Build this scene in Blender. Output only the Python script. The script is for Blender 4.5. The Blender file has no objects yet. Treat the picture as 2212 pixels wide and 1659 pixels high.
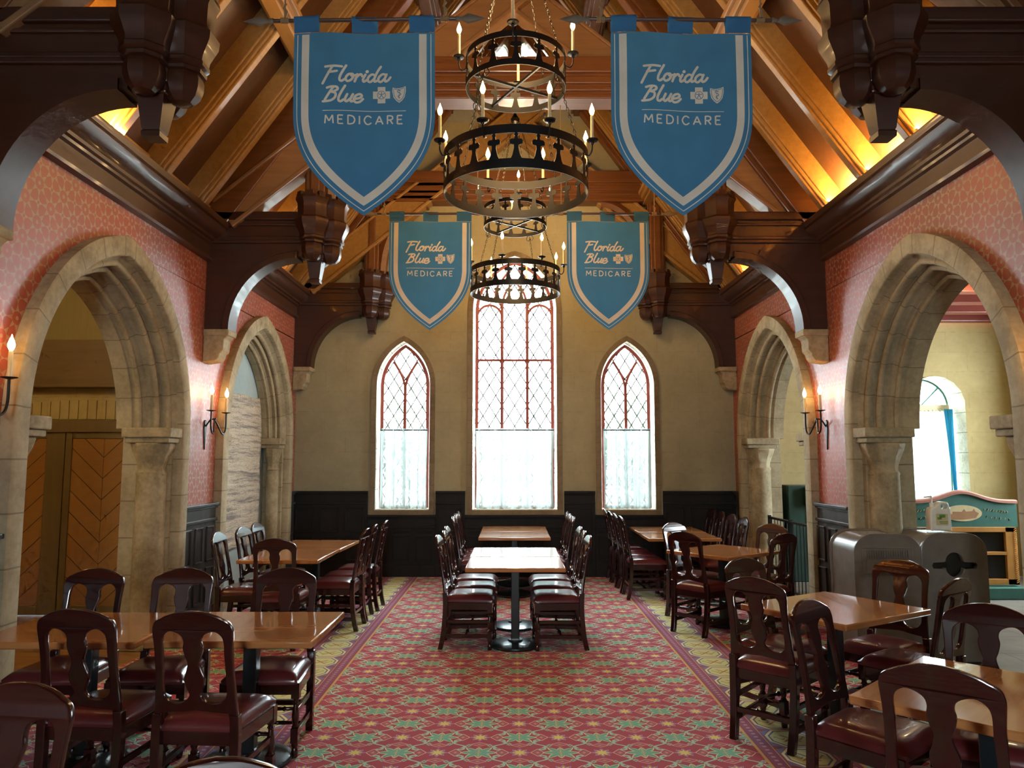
import bpy, math, random
from mathutils import Vector, Matrix
random.seed(7)
R = math.radians
sc = bpy.context.scene
col = sc.collection

# ------------------------------------------------------------------ camera
F_PX = 1620.0
PITCH = math.atan(162.5 / F_PX)
cam_d = bpy.data.cameras.new('camera')
cam_d.sensor_width = 36.0
cam_d.lens = 36.0 * F_PX / 2212.0
cam_d.clip_start = 0.05
cam = bpy.data.objects.new('camera', cam_d)
cam.location = (0, 0, 1.7)
cam.rotation_euler = (math.pi / 2 + PITCH, 0, 0)
col.objects.link(cam)
sc.camera = cam

# ------------------------------------------------------------------ world, exposure
SKY = 16.0
w = bpy.data.worlds.new('daylight')
sc.world = w
w.use_nodes = True
bg = w.node_tree.nodes['Background']
bg.inputs['Color'].default_value = (0.80, 0.93, 1.0, 1)
bg.inputs['Strength'].default_value = SKY
vs = sc.view_settings
vs.view_transform = 'Standard'
vs.look = 'None'
vs.gamma = 1
vs.use_curve_mapping = False
vs.exposure = 1.5
try:
    sc.cycles.max_bounces = 6
    sc.cycles.diffuse_bounces = 3
    sc.cycles.glossy_bounces = 3
    sc.cycles.transmission_bounces = 4
    sc.cycles.transparent_max_bounces = 12
    sc.cycles.sample_clamp_indirect = 6
    sc.cycles.adaptive_threshold = 0.05
    sc.cycles.adaptive_min_samples = 12
    sc.cycles.caustics_reflective = False
    sc.cycles.caustics_refractive = False
except Exception:
    pass


def light(name, kind, loc, energy, color, size=0.1, size_y=None, rot=(0, 0, 0), parent=None, portal=False, spread=None):
    d = bpy.data.lights.new(name, kind)
    d.energy = energy
    d.color = color
    if kind == 'AREA':
        d.shape = 'RECTANGLE'
        d.size = size
        d.size_y = size_y or size
        if portal:
            d.cycles.is_portal = True
        if spread:
            d.spread = spread
    else:
        d.shadow_soft_size = size
    o = bpy.data.objects.new(name, d)
    o.location = loc
    o.rotation_euler = rot
    col.objects.link(o)
    if parent:
        o.parent = parent
    return o


WARM = (1.0, 0.55, 0.18)
# openings through which the daylight comes (portals only guide the sampling of the sky)
light('window_portal', 'AREA', (0.04, 11.55, 2.85), 1, (1, 1, 1), 1.2, 3.9, (R(-90), 0, 0), portal=True)
light('window_portal', 'AREA', (-1.62, 11.55, 2.2), 1, (1, 1, 1), 0.8, 2.5, (R(-90), 0, 0), portal=True)
light('window_portal', 'AREA', (1.72, 11.55, 2.2), 1, (1, 1, 1), 0.8, 2.5, (R(-90), 0, 0), portal=True)
light('window_portal', 'AREA', (0.05, 11.55, 8.1), 1, (1, 1, 1), 0.8, 0.6, (R(-90), 0, 0), portal=True)
light('window_portal', 'AREA', (6.3, 11.75, 2.0), 1, (1, 1, 1), 0.95, 2.1, (R(-90), 0, 0), portal=True)
light('window_portal', 'AREA', (7.95, 9.2, 2.2), 1, (1, 1, 1), 1.4, 1.8, (R(90), 0, R(90)), portal=True)
light('window_portal', 'AREA', (0.0, -3.3, 2.1), 1, (1, 1, 1), .9, 2.0, (R(90), 0, 0), portal=True)  # added opening behind the viewer, there only for fill light


# ------------------------------------------------------------------ node expression helper
class NX:
    def __init__(s, nt, sock):
        s.nt, s.s = nt, sock

    def _m(s, op, *o, clamp=False):
        n = s.nt.nodes.new('ShaderNodeMath')
        n.operation = op
        n.use_clamp = clamp
        for i, v in enumerate((s,) + o):
            if isinstance(v, NX):
                s.nt.links.new(v.s, n.inputs[i])
            else:
                n.inputs[i].default_value = v
        return NX(s.nt, n.outputs[0])

    def __add__(s, o): return s._m('ADD', o)
    __radd__ = __add__
    def __sub__(s, o): return s._m('SUBTRACT', o)
    def __rsub__(s, o): return (s * -1.0) + o
    def __mul__(s, o): return s._m('MULTIPLY', o)
    __rmul__ = __mul__
    def __truediv__(s, o): return s._m('DIVIDE', o)
    def abs(s): return s._m('ABSOLUTE')
    def floor(s): return s._m('FLOOR')
    def round(s): return s._m('ROUND')
    def fract(s): return s._m('FRACT')
    def sin(s): return s._m('SINE')
    def cos(s): return s._m('COSINE')
    def sqrt(s): return s._m('SQRT')
    def atan2(s, o): return s._m('ARCTAN2', o)
    def lt(s, o): return s._m('LESS_THAN', o)
    def gt(s, o): return s._m('GREATER_THAN', o)
    def min(s, o): return s._m('MINIMUM', o)
    def max(s, o): return s._m('MAXIMUM', o)
    def ramp(s, a, b):
        return ((s - a) * (1.0 / (b - a)))._m('ADD', 0.0, clamp=True)


class Mat:
    def __init__(s, name, color=(.5, .5, .5), rough=.5, metal=0, coat=0, spec=.5):
        m = bpy.data.materials.new(name)
        m.use_nodes = True
        s.m, s.nt = m, m.node_tree
        s.b = s.nt.nodes['Principled BSDF']
        s.b.inputs['Base Color'].default_value = (*color, 1)
        s.b.inputs['Roughness'].default_value = rough
        s.b.inputs['Metallic'].default_value = metal
        s.b.inputs['Coat Weight'].default_value = coat
        s.b.inputs['Coat Roughness'].default_value = .06
        s.b.inputs['Specular IOR Level'].default_value = spec

    def coords(s, which='Object'):
        tc = s.nt.nodes.new('ShaderNodeTexCoord')
        sp = s.nt.nodes.new('ShaderNodeSeparateXYZ')
        s.nt.links.new(tc.outputs[which], sp.inputs[0])
        s.vec = tc.outputs[which]
        return [NX(s.nt, sp.outputs[i]) for i in range(3)]

    def world(s):
        g = s.nt.nodes.new('ShaderNodeNewGeometry')
        sp = s.nt.nodes.new('ShaderNodeSeparateXYZ')
        s.nt.links.new(g.outputs['Position'], sp.inputs[0])
        s.vec = g.outputs['Position']
        return [NX(s.nt, sp.outputs[i]) for i in range(3)]

    def noise(s, scale, detail=3, stretch=None, vec=None, rough=.5):
        n = s.nt.nodes.new('ShaderNodeTexNoise')
        n.inputs['Scale'].default_value = scale
        n.inputs['Detail'].default_value = detail
        n.inputs['Roughness'].default_value = rough
        v = vec or s.vec
        if stretch:
            mp = s.nt.nodes.new('ShaderNodeMapping')
            mp.inputs['Scale'].default_value = stretch
            s.nt.links.new(v, mp.inputs[0])
            v = mp.outputs[0]
        s.nt.links.new(v, n.inputs['Vector'])
        return NX(s.nt, n.outputs[0])

    def mix(s, a, b, f):
        n = s.nt.nodes.new('ShaderNodeMix')
        n.data_type = 'RGBA'
        for v, i in ((a, 6), (b, 7)):
            if isinstance(v, tuple):
                n.inputs[i].default_value = (*v, 1)
            else:
                s.nt.links.new(v, n.inputs[i])
        if isinstance(f, NX):
            s.nt.links.new(f.s, n.inputs[0])
        else:
            n.inputs[0].default_value = f
        return n.outputs[2]

    def color(s, c): s.nt.links.new(c, s.b.inputs['Base Color'])
    def rough(s, r): s.nt.links.new(r.s, s.b.inputs['Roughness'])

    def bump(s, h, strength=.3, dist=.01):
        n = s.nt.nodes.new('ShaderNodeBump')
        n.inputs['Strength'].default_value = strength
        n.inputs['Distance'].default_value = dist
        s.nt.links.new(h.s, n.inputs['Height'])
        s.nt.links.new(n.outputs[0], s.b.inputs['Normal'])


def wood(name, c1, c2, rough=.4, coat=0., scale=1., axis=None, bump=.15):
    """grain follows the object's own long axis given by `axis` (0,1,2)"""
    m = Mat(name, c1, rough, coat=coat)
    m.coords('Object')
    st = [18 * scale] * 3
    if axis is not None:
        st[axis] = 1.2 * scale
    else:
        st = [3 * scale, 3 * scale, 14 * scale]
    n1 = m.noise(1.0, 5, tuple(st), rough=.65)
    n2 = m.noise(1.6, 2)
    f = (n1 * .8 + n2 * .4 - .12).ramp(.25, .75)
    m.color(m.mix(c1, c2, f))
    m.bump(n1, bump, .004)
    return m.m


def plain(name, c, rough=.5, metal=0, coat=0, spec=.5):
    m = Mat(name, c, rough, metal, coat, spec)
    m.coords('Object')
    n = m.noise(9, 3)
    k = n.ramp(.2, .8)
    m.color(m.mix(tuple(x * .8 for x in c), tuple(min(1, x * 1.15) for x in c), k))
    return m.m


M = {}
M['dark'] = wood('dark_stained_wood', (.056, .017, .007), (.027, .008, .0035), .38, .15, axis=0)
M['dark_y'] = wood('dark_stained_wood_long', (.080, .030, .014), (.040, .015, .008), .36, .2, axis=1)
M['mid'] = wood('brown_stained_wood', (.20, .075, .022), (.10, .034, .011), .38, .15, axis=0)
M['honey'] = wood('honey_oak', (.38, .215, .070), (.22, .115, .034), .42, .1, axis=1)
M['honey_y'] = wood('honey_oak_long', (.38, .215, .070), (.24, .125, .036), .42, .1, axis=1)
M['tan_wood'] = wood('tan_stained_wood', (.30, .155, .065), (.19, .09, .035), .42, .1, axis=0)
M['boards'] = wood('roof_boards', (.10, .038, .016), (.05, .020, .009), .5, 0, axis=0)
M['chair'] = wood('mahogany_lacquer', (.036, .0065, .005), (.017, .0035, .003), .20, .5, bump=.03)
M['vinyl'] = plain('burgundy_vinyl', (.125, .020, .022), .28, coat=.3)
M['iron'] = plain('black_iron', (.016, .015, .015), .42, .5)
M['pedestal'] = plain('black_cast_iron', (.014, .022, .025), .30, .2, coat=.3)
M['red_frame'] = plain('oxblood_window_paint', (.30, .055, .035), .45)
M['lead'] = plain('lead_came', (.05, .045, .035), .5, .3)
M['wax'] = plain('ivory_candle_sleeve', (.72, .60, .34), .5)
M['rope'] = plain('hemp_rope', (.30, .19, .09), .8)
M['pole'] = plain('brown_pole', (.09, .05, .035), .35)
M['spear'] = plain('weathered_spearhead', (.22, .17, .12), .5, .3)
M['white_plastic'] = plain('white_plastic', (.80, .80, .72), .35)
M['green_paint'] = plain('dark_green_paint', (.020, .055, .042), .4)
M['gold_wood'] = plain('gilded_frame', (.50, .24, .06), .4)
M['pink_trim'] = plain('dusty_pink_trim', (.46, .20, .15), .45)
M['black'] = plain('blackboard', (.006, .006, .007), .35)
M['sign_green'] = plain('teal_sign_paint', (.035, .14, .115), .5)
M['cream'] = plain('cream_paint', (.62, .52, .30), .5)
M['tan'] = plain('tan_paint', (.36, .19, .09), .5)
M['leafgreen'] = plain('label_green', (.12, .30, .05), .5)

# table top: knotty varnished pine
m = Mat('varnished_table_top', (.5, .2, .06), .20, coat=.6, spec=.4)
m.coords('Object')
m.b.inputs['Coat Roughness'].default_value = .04
g1 = m.noise(1.0, 3, (1.6, 18, 18), rough=.45)
g2 = m.noise(2.2, 2)
v = m.nt.nodes.new('ShaderNodeTexVoronoi')
v.inputs['Scale'].default_value = 3.4
m.nt.links.new(m.vec, v.inputs['Vector'])
kn = NX(m.nt, v.outputs['Distance']).lt(.055)
c = m.mix((.50, .215, .070), (.34, .122, .036), (g1 * .8 + g2 * .5 - .2).ramp(.3, .7))
dk = (g2 * 1.0).ramp(.66, .74)
c = m.mix(c, (.10, .035, .015), dk * .8)
c = m.mix(c, (.05, .02, .012), kn)
m.color(c)
M['table'] = m.m


def flame_mat(name, colr, st):
    mm = bpy.data.materials.new(name)
    mm.use_nodes = True
    nt = mm.node_tree
    nt.nodes.clear()
    e = nt.nodes.new('ShaderNodeEmission')
    e.inputs[0].default_value = (*colr, 1)
    e.inputs[1].default_value = st
    o = nt.nodes.new('ShaderNodeOutputMaterial')
    nt.links.new(e.outputs[0], o.inputs[0])
    return mm


M['flame'] = flame_mat('bulb_glow', (1.0, .64, .25), 22)
M['shade_glow'] = flame_mat('lamp_shade_glow', (1.0, .75, .45), 2.5)
M['tube'] = flame_mat('cove_tube_glow', (1.0, .50, .13), 8)

# stone with block joints (uv: x runs along the arch, y across it)
def stone(name, c1, c2, joint=.36, joint_v=None, use_uv=True, bstr=.5, jc=(.17, .135, .085)):
    m = Mat(name, c1, .85, spec=.25)
    m.coords('Object')
    n1 = m.noise(3.5, 6, rough=.62)
    n2 = m.noise(28, 4)
    c = m.mix(tuple(x * 1.12 for x in c1), c2, (n1 * 1.3 + n2 * .35 - .35).ramp(.3, .7))
    if use_uv:
        u, vv, _ = m.coords('UV')
        cell = (u / joint).floor()
        jf = ((u / joint).fract() - .5).abs().gt(.5 - .0055 / joint)
        tone = (cell * 12.9898).sin() * .5 + .5
        c = m.mix(c, m.mix(c, (.36, .30, .20), .5), tone * .7)
        c = m.mix(c, jc, jf * .75)
        h = n1 * .8 + n2 * .25 - jf * .6
    else:
        h = n1 * .8 + n2 * .25
    m.color(c)
    m.bump(h, bstr, .012)
    return m.m


M['stone'] = stone('limestone', (.39, .325, .205), (.25, .20, .115), .34)
M['stone_plain'] = stone('limestone_plain', (.38, .315, .20), (.24, .19, .11), use_uv=False)
M['stone_light'] = stone('pale_reveal_stone', (.62, .60, .50), (.45, .41, .31), .30)
M['stone_brown'] = stone('brown_window_surround', (.22, .165, .10), (.16, .115, .065), .33)


def plaster(name, c1, c2, bx=.62, bz=.30, lines=.35, axis='xz', bstr=.35):
    m = Mat(name, c1, .88, spec=.2)
    X, Y, Z = m.world()
    a = X if axis == 'xz' else Y
    n1 = m.noise(1.3, 5, rough=.6)
    n2 = m.noise(14, 4)
    row = (Z / bz).floor()
    wob = (n1 - .5) * .05
    jz = ((Z + wob) / bz).fract().lt(.02)
    jx = (((a + wob) / bx) + (row * .5).fract()).fract().lt(.010)
    j = jz.max(jx) * n2.ramp(.38, .6)
    c = m.mix(c1, c2, (n1 * 1.1 + n2 * .3 - .2).ramp(.3, .75))
    c = m.mix(c, tuple(x * .55 for x in c2), j * lines)
    m.color(c)
    m.bump(n1 * .5 + n2 * .25 - j * .25, bstr, .02)
    return m.m


M['olive_plaster'] = plaster('olive_plaster', (.40, .365, .235), (.31, .275, .17))
M['yellow_plaster'] = plaster('yellow_plaster', (.47, .38, .19), (.36, .28, .125), lines=.5)
M['gable_plaster'] = plaster('grey_gable_plaster', (.36, .37, .34), (.28, .29, .26))
M['blue_plaster'] = plaster('grey_blue_plaster', (.42, .54, .56), (.33, .43, .46), axis='yz', lines=.1)
M['white_ceiling'] = plaster('pale_ceiling', (.62, .60, .52), (.55, .53, .45), lines=0)

# stencilled wallpaper
m = Mat('red_stencilled_wall', (.5, .1, .1), .40, spec=.5)
X, Y, Z = m.world()
n1 = m.noise(1.1, 4)
n2 = m.noise(20, 3)
P = .275
u = (Y + Z) / P
v_ = (Y - Z) / P
fu = u - u.round()
fv = v_ - v_.round()
ly = (fu + fv) * (P / 2)
lz = (fu - fv) * (P / 2)
r = (ly * ly + lz * lz).sqrt()
th = lz.atan2(ly)
sec = (th * (8 / (2 * math.pi)) + .5).fract() - .5
arc = sec.abs() * r * (2 * math.pi / 8)
pet = arc.lt((.098 - r) * .36) * r.gt(.046) * r.lt(.094)
leaf = pet.max(r.lt(.014))
gu = u.fract() - .5
gv = v_.fract() - .5
qy = (gu + gv) * (P / 2)
qz = (gu - gv) * (P / 2)
r2 = (qy * qy + qz * qz).sqrt()
th2 = qz.atan2(qy)
sec2 = ((th2 * (4 / (2 * math.pi)) + .5).fract() - .5).abs() * r2 * (2 * math.pi / 4)
leaf = leaf.max(sec2.lt((.046 - r2) * .42) * r2.gt(.012))
base = m.mix((.36, .062, .038), (.22, .062, .032), n1.ramp(.35, .65))
base = m.mix(base, (.42, .10, .075), (n2 * .5))
cc = m.mix(base, (.40, .34, .22), leaf * (n2 * .8 + .35).min(1.0) * .72)
m.color(cc)
m.bump(n2 * .5 + n1, .15, .01)
M['wallpaper'] = m.m

# carpet
m = Mat('patterned_carpet', (.4, .05, .08), .95, spec=.12)
X, Y, Z = m.world()
n2 = m.noise(140, 2)
n1 = m.noise(2.0, 3)
CXM = .045
K = .48
xx = X - CXM
u = (xx + Y) / K
v_ = (xx - Y) / K
fu = u - u.round()
fv = v_ - v_.round()
lx = (fu + fv) * (K / 2)
ly = (fu - fv) * (K / 2)
r = (lx * lx + ly * ly).sqrt()
th = ly.atan2(lx)
tri = ((th * (8 / (2 * math.pi)) + .5).fract() - .5).abs() * 2.0
Rr = (1.0 - tri) * .050 + .050 - (ly.abs() - lx.abs()).max(0.0) * .35
red = m.mix((.42, .032, .062), (.35, .024, .048), n1)
c = red
# diamonds
dh = (lx.abs() - .135).abs() / .045 + ly.abs() / .058
dv = lx.abs() / .055 + (ly.abs() - .128).abs() / .034
dd = dh.min(dv)
c = m.mix(c, (.80, .42, .36), dd.lt(1.0))
c = m.mix(c, (.12, .015, .03), dd.lt(.80))
c = m.mix(c, (.44, .09, .11), dd.lt(.68))
c = m.mix(c, (.55, .30, .20), dd.lt(.26))
# green leaf star
c = m.mix(c, (.09, .02, .02), (r - Rr).lt(.016))
c = m.mix(c, (.82, .64, .38), (r - Rr).lt(.011))
c = m.mix(c, (.17, .50, .34), (r - Rr).lt(.0))
vein = ((th * (16 / (2 * math.pi))).fract() - .5).abs().gt(.42) * r.gt(.02)
c = m.mix(c, (.045, .16, .13), vein * (r - Rr).lt(-.006))
c = m.mix(c, (.60, .42, .18), (lx.abs().lt(.0045)) * (r - Rr).lt(.0))
# small yellow star
gu = u.fract() - .5
gv = v_.fract() - .5
qx = (gu + gv) * (K / 2)
qy = (gu - gv) * (K / 2)
r2 = (qx * qx + qy * qy).sqrt()
th2 = qy.atan2(qx)
tri2 = ((th2 * (8 / (2 * math.pi)) + .5).fract() - .5).abs() * 2.0
s2 = r2 - (1.0 - tri2) * .026
c = m.mix(c, (.40, .30, .55), s2.lt(.036))
c = m.mix(c, (.34, .03, .05), s2.lt(.027))
c = m.mix(c, (.78, .64, .18), s2.lt(.020))
# scrolls, at the midpoints
for (au, av, sg) in ((.5, 0, 1), (0, .5, -1)):
    hu = (u + au)
    hv = (v_ + av)
    hu = hu - hu.round()
    hv = hv - hv.round()
    px = (hu + hv) * (K / 2) * sg
    py = (hu - hv) * (K / 2)
    s_ = (px - (py * 50).sin() * .036).abs()
    c = m.mix(c, (.38, .62, .48), s_.lt(.011) * py.abs().lt(.058))
    for q in (-1, 1):
        ex = px - q * .012
        ey = py - q * .058
        rr = (ex * ex + ey * ey).sqrt()
        c = m.mix(c, (.38, .62, .48), (rr - .019).abs().lt(.0075) * (ex * q + ey * q * 1.0).gt(-.012))
    for q in (-1, 1):
        ex = px - q * .058
        ey = py - q * .010
        c = m.mix(c, (.30, .50, .38), (ex.abs() + ey.abs() * .8).lt(.019))
        c = m.mix(c, (.46, .10, .16), (ex.abs() + ey.abs() * .8).lt(.008))
# border bands
s = xx.abs()
def band(a, b): return s.gt(a) * s.lt(b)
inb = band(1.395, 1.925)
c = m.mix(c, (.26, .035, .05), inb)
c = m.mix(c, (.60, .36, .10), band(1.395, 1.413).max(band(1.905, 1.925)))
c = m.mix(c, (.24, .05, .14), band(1.425, 1.488).max(band(1.825, 1.89)))
dotm = ((Y / .052).fract() - .5).abs().lt(.22) * ((s - 1.456).abs().lt(.012)).max((s - 1.858).abs().lt(.012))
c = m.mix(c, (.50, .24, .26), dotm)
c = m.mix(c, (.55, .28, .22), band(1.495, 1.503).max(band(1.812, 1.820)))
ob = band(1.51, 1.805)
OP = .29
fy = ((Y / OP).fract() - .5) * OP
ox = (s - 1.6575).abs()
octd = (ox / .137).max(fy.abs() / .137).max((ox + fy.abs() * .72) / .172)
c = m.mix(c, (.16, .17, .36), ob * octd.gt(1.05))
dx = ((fy.abs() - .145).abs() + (ox - .14).abs() * .6)
c = m.mix(c, (.55, .42, .26), ob * octd.gt(1.05) * ((fy.abs() + ox * .8) - .235).abs().lt(.007))
c = m.mix(c, (.30, .05, .05), ob * dx.lt(.03))
c = m.mix(c, (.78, .70, .40), ob * octd.lt(1.02))
c = m.mix(c, (.09, .13, .20), ob * octd.lt(.90))
c = m.mix(c, (.62, .66, .28), ob * octd.lt(.82))
xm = ((ox - fy.abs() * .9).abs().lt(.009)) * fy.abs().lt(.055)
vin = (ox - .065).abs().lt(.03) * ((fy - ((ox * 90).sin() * .02)).abs().lt(.007))
c = m.mix(c, (.38, .14, .05), ob * xm)
c = m.mix(c, (.24, .22, .08), ob * vin)
c = m.mix(c, (.34, .20, .20), n2.ramp(.4, 2.0))
m.b.inputs['Sheen Weight'].default_value = .22
m.b.inputs['Sheen Roughness'].default_value = .45
m.b.inputs['Sheen Tint'].default_value = (.9, .75, .72, 1)
m.color(c)
m.bump(n2, .25, .004)
M['carpet'] = m.m

# aisle floors
m = Mat('grey_slate_floor', (.3, .3, .28), .35, spec=.4)
X, Y, Z = m.world()
n1 = m.noise(4, 5)
j = ((X / .62).fract().lt(.018)).max((Y / .62).fract().lt(.018))
m.color(m.mix(m.mix((.27, .25, .21), (.16, .15, .13), n1.ramp(.3, .7)), (.07, .06, .05), j))
M['slate'] = m.m
m = Mat('warm_plank_floor', (.3, .15, .06), .35, spec=.4)
X, Y, Z = m.world()
n1 = m.noise(1, 5, (3, 20, 3))
j = ((Y / .14).fract().lt(.03))
m.color(m.mix(m.mix((.34, .18, .07), (.2, .10, .04), n1.ramp(.3, .7)), (.05, .03, .02), j))
M['plank'] = m.m

# chevron door boards
m = Mat('chevron_boards', (.5, .2, .05), .4)
X, Y, Z = m.coords('Object')
n1 = m.noise(2, 4, (3, 3, 12))
t = (Z - X.abs() * .95) / .235
j = (t.fract() - .5).abs().gt(.475).max(X.abs().lt(.0025))
tone = ((t.floor() * 7.13).sin() * .5 + .5)
c = m.mix((.34, .165, .040), (.27, .125, .030), (n1 * .7 + tone * .4).ramp(.2, .9))
m.color(m.mix(c, (.07, .025, .008), j))
m.bump(n1 * .2 - j, .5, .006)
M['chevron'] = m.m
M['door_frame'] = wood('olive_door_frame', (.17, .115, .040), (.13, .085, .028), .5, axis=2)
M['olive_boards'] = wood('olive_boards', (.30, .235, .095), (.22, .17, .065), .6, axis=2)

# wainscot
def wains(name, c1, c2, rough):
    m = Mat(name, c1, rough, spec=.3)
    m.coords('Object')
    n = m.noise(1, 4, (14, 14, 2))
    m.color(m.mix(c1, c2, n.ramp(.3, .7)))
    return m.m
M['wains'] = wains('near_black_panelling', (.012, .009, .007), (.007, .005, .004), .6)
M['wains_side'] = wains('dark_side_panelling', (.060, .055, .052), (.035, .031, .030), .32)

# hanging rag rug
m = Mat('rag_rug', (.5, .45, .4), .95, spec=.1)
X, Y, Z = m.coords('Object')
w1 = m.noise(2.0, 2)
zz = Z + (w1 - .5) * .05
n = m.nt.nodes.new('ShaderNodeTexNoise')
n.inputs['Scale'].default_value = 1.0
n.inputs['Detail'].default_value = 4
n.inputs['Roughness'].default_value = .8
cb = m.nt.nodes.new('ShaderNodeCombineXYZ')
m.nt.links.new((zz * 15).s, cb.inputs[2])
m.nt.links.new((Y * .7).s, cb.inputs[1])
m.nt.links.new(cb.outputs[0], n.inputs['Vector'])
f = NX(m.nt, n.outputs[0])
sp = m.noise(1, 3, (14, 14, 90))
c = m.mix((.60, .54, .43), (.25, .235, .22), f.ramp(.47, .62))
c = m.mix(c, (.66, .63, .54), f.lt(.40))
c = m.mix(c, (.38, .20, .15), sp.gt(.60) * .5)
c = m.mix(c, (.10, .10, .13), sp.lt(.36) * .7)
m.color(c)
m.bump(f, .7, .02)
M['rug'] = m.m

# glass, sheer curtain, cloth
mm = bpy.data.materials.new('clear_glass')
mm.use_nodes = True
nt = mm.node_tree
nt.nodes.clear()
tr = nt.nodes.new('ShaderNodeBsdfTransparent')
tr.inputs[0].default_value = (.93, .97, .97, 1)
gl = nt.nodes.new('ShaderNodeBsdfGlossy')
gl.inputs['Roughness'].default_value = .05
mx = nt.nodes.new('ShaderNodeMixShader')
mx.inputs[0].default_value = .05
o = nt.nodes.new('ShaderNodeOutputMaterial')
nt.links.new(tr.outputs[0], mx.inputs[1])
nt.links.new(gl.outputs[0], mx.inputs[2])
nt.links.new(mx.outputs[0], o.inputs[0])
M['glass'] = mm

mm = bpy.data.materials.new('sheer_curtain')
mm.use_nodes = True
nt = mm.node_tree
nt.nodes.clear()
tr = nt.nodes.new('ShaderNodeBsdfTransparent')
tr.inputs[0].default_value = (.9, .97, .97, 1)
tl = nt.nodes.new('ShaderNodeBsdfTranslucent')
tl.inputs[0].default_value = (.13, .155, .15, 1)
df = nt.nodes.new('ShaderNodeBsdfDiffuse')
df.inputs[0].default_value = (.62, .60, .50, 1)
m1 = nt.nodes.new('ShaderNodeMixShader')
m1.inputs[0].default_value = .3
m2 = nt.nodes.new('ShaderNodeMixShader')
tc = nt.nodes.new('ShaderNodeTexCoord')
nz = nt.nodes.new('ShaderNodeTexNoise')
nz.inputs['Scale'].default_value = 1.0
mp = nt.nodes.new('ShaderNodeMapping')
mp.inputs['Scale'].default_value = (38, 1, 1.2)
nt.links.new(tc.outputs['Object'], mp.inputs[0])
nt.links.new(mp.outputs[0], nz.inputs['Vector'])
nx = NX(nt, nz.outputs[0]).ramp(.36, .62) * .10 + .90
nt.links.new(tl.outputs[0], m1.inputs[1])
nt.links.new(df.outputs[0], m1.inputs[2])
nt.links.new(nx.s, m2.inputs[0])
nt.links.new(tr.outputs[0], m2.inputs[1])
nt.links.new(m1.outputs[0], m2.inputs[2])
o = nt.nodes.new('ShaderNodeOutputMaterial')
nt.links.new(m2.outputs[0], o.inputs[0])
M['sheer'] = mm


def cloth(name, c, rough=.85):
    m = Mat(name, c, rough, spec=.15)
    m.coords('Object')
    n1 = m.noise(6, 4)
    n2 = m.noise(1, 2, (420, 420, 420))
    m.color(m.mix(tuple(x * .82 for x in c), tuple(x * 1.14 for x in c), (n1 * .7 + n2 * .4).ramp(.3, .8)))
    m.bump(n2 * .5 + n1, .2, .003)
    return m.m
M['blue_curtain'] = None
mm = bpy.data.materials.new('bright_blue_drape')
mm.use_nodes = True
nt = mm.node_tree
tl = nt.nodes.new('ShaderNodeBsdfTranslucent')
tl.inputs[0].default_value = (.03, .30, .50, 1)
mx = nt.nodes.new('ShaderNodeMixShader')
pb_ = nt.nodes['Principled BSDF']
pb_.inputs['Base Color'].default_value = (.04, .30, .50, 1)
nt.links.new(pb_.outputs[0], mx.inputs[1])
nt.links.new(tl.outputs[0], mx.inputs[2])
mx.inputs[0].default_value = .35
nt.links.new(mx.outputs[0], nt.nodes['Material Output'].inputs[0])
M['blue_curtain'] = mm
def backlit(mat, c, f=.38):
    nt = mat.node_tree
    tl = nt.nodes.new('ShaderNodeBsdfTranslucent')
    tl.inputs[0].default_value = (*c, 1)
    mx = nt.nodes.new('ShaderNodeMixShader')
    mx.inputs[0].default_value = f
    nt.links.new(nt.nodes['Principled BSDF'].outputs[0], mx.inputs[1])
    nt.links.new(tl.outputs[0], mx.inputs[2])
    nt.links.new(mx.outputs[0], nt.nodes['Material Output'].inputs[0])
    return mat
M['banner_blue'] = cloth('blue_banner_cloth', (.055, .175, .33))
backlit(M['banner_blue'], (.05, .20, .32), .16)
M['banner_cream'] = cloth('cream_banner_print', (.90, .78, .62))
backlit(M['banner_cream'], (.8, .68, .50), .22)
M['litter'] = plain('taupe_moulded_plastic', (.165, .145, .128), .27)
M['foliage'] = plain('tree_foliage', (.10, .22, .12), .8)
M['bark'] = plain('tree_bark', (.12, .09, .06), .8)
M['grass'] = plain('lawn', (.16, .26, .12), .9)
M['paving'] = plain('pale_paving', (.55, .55, .52), .9)


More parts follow.
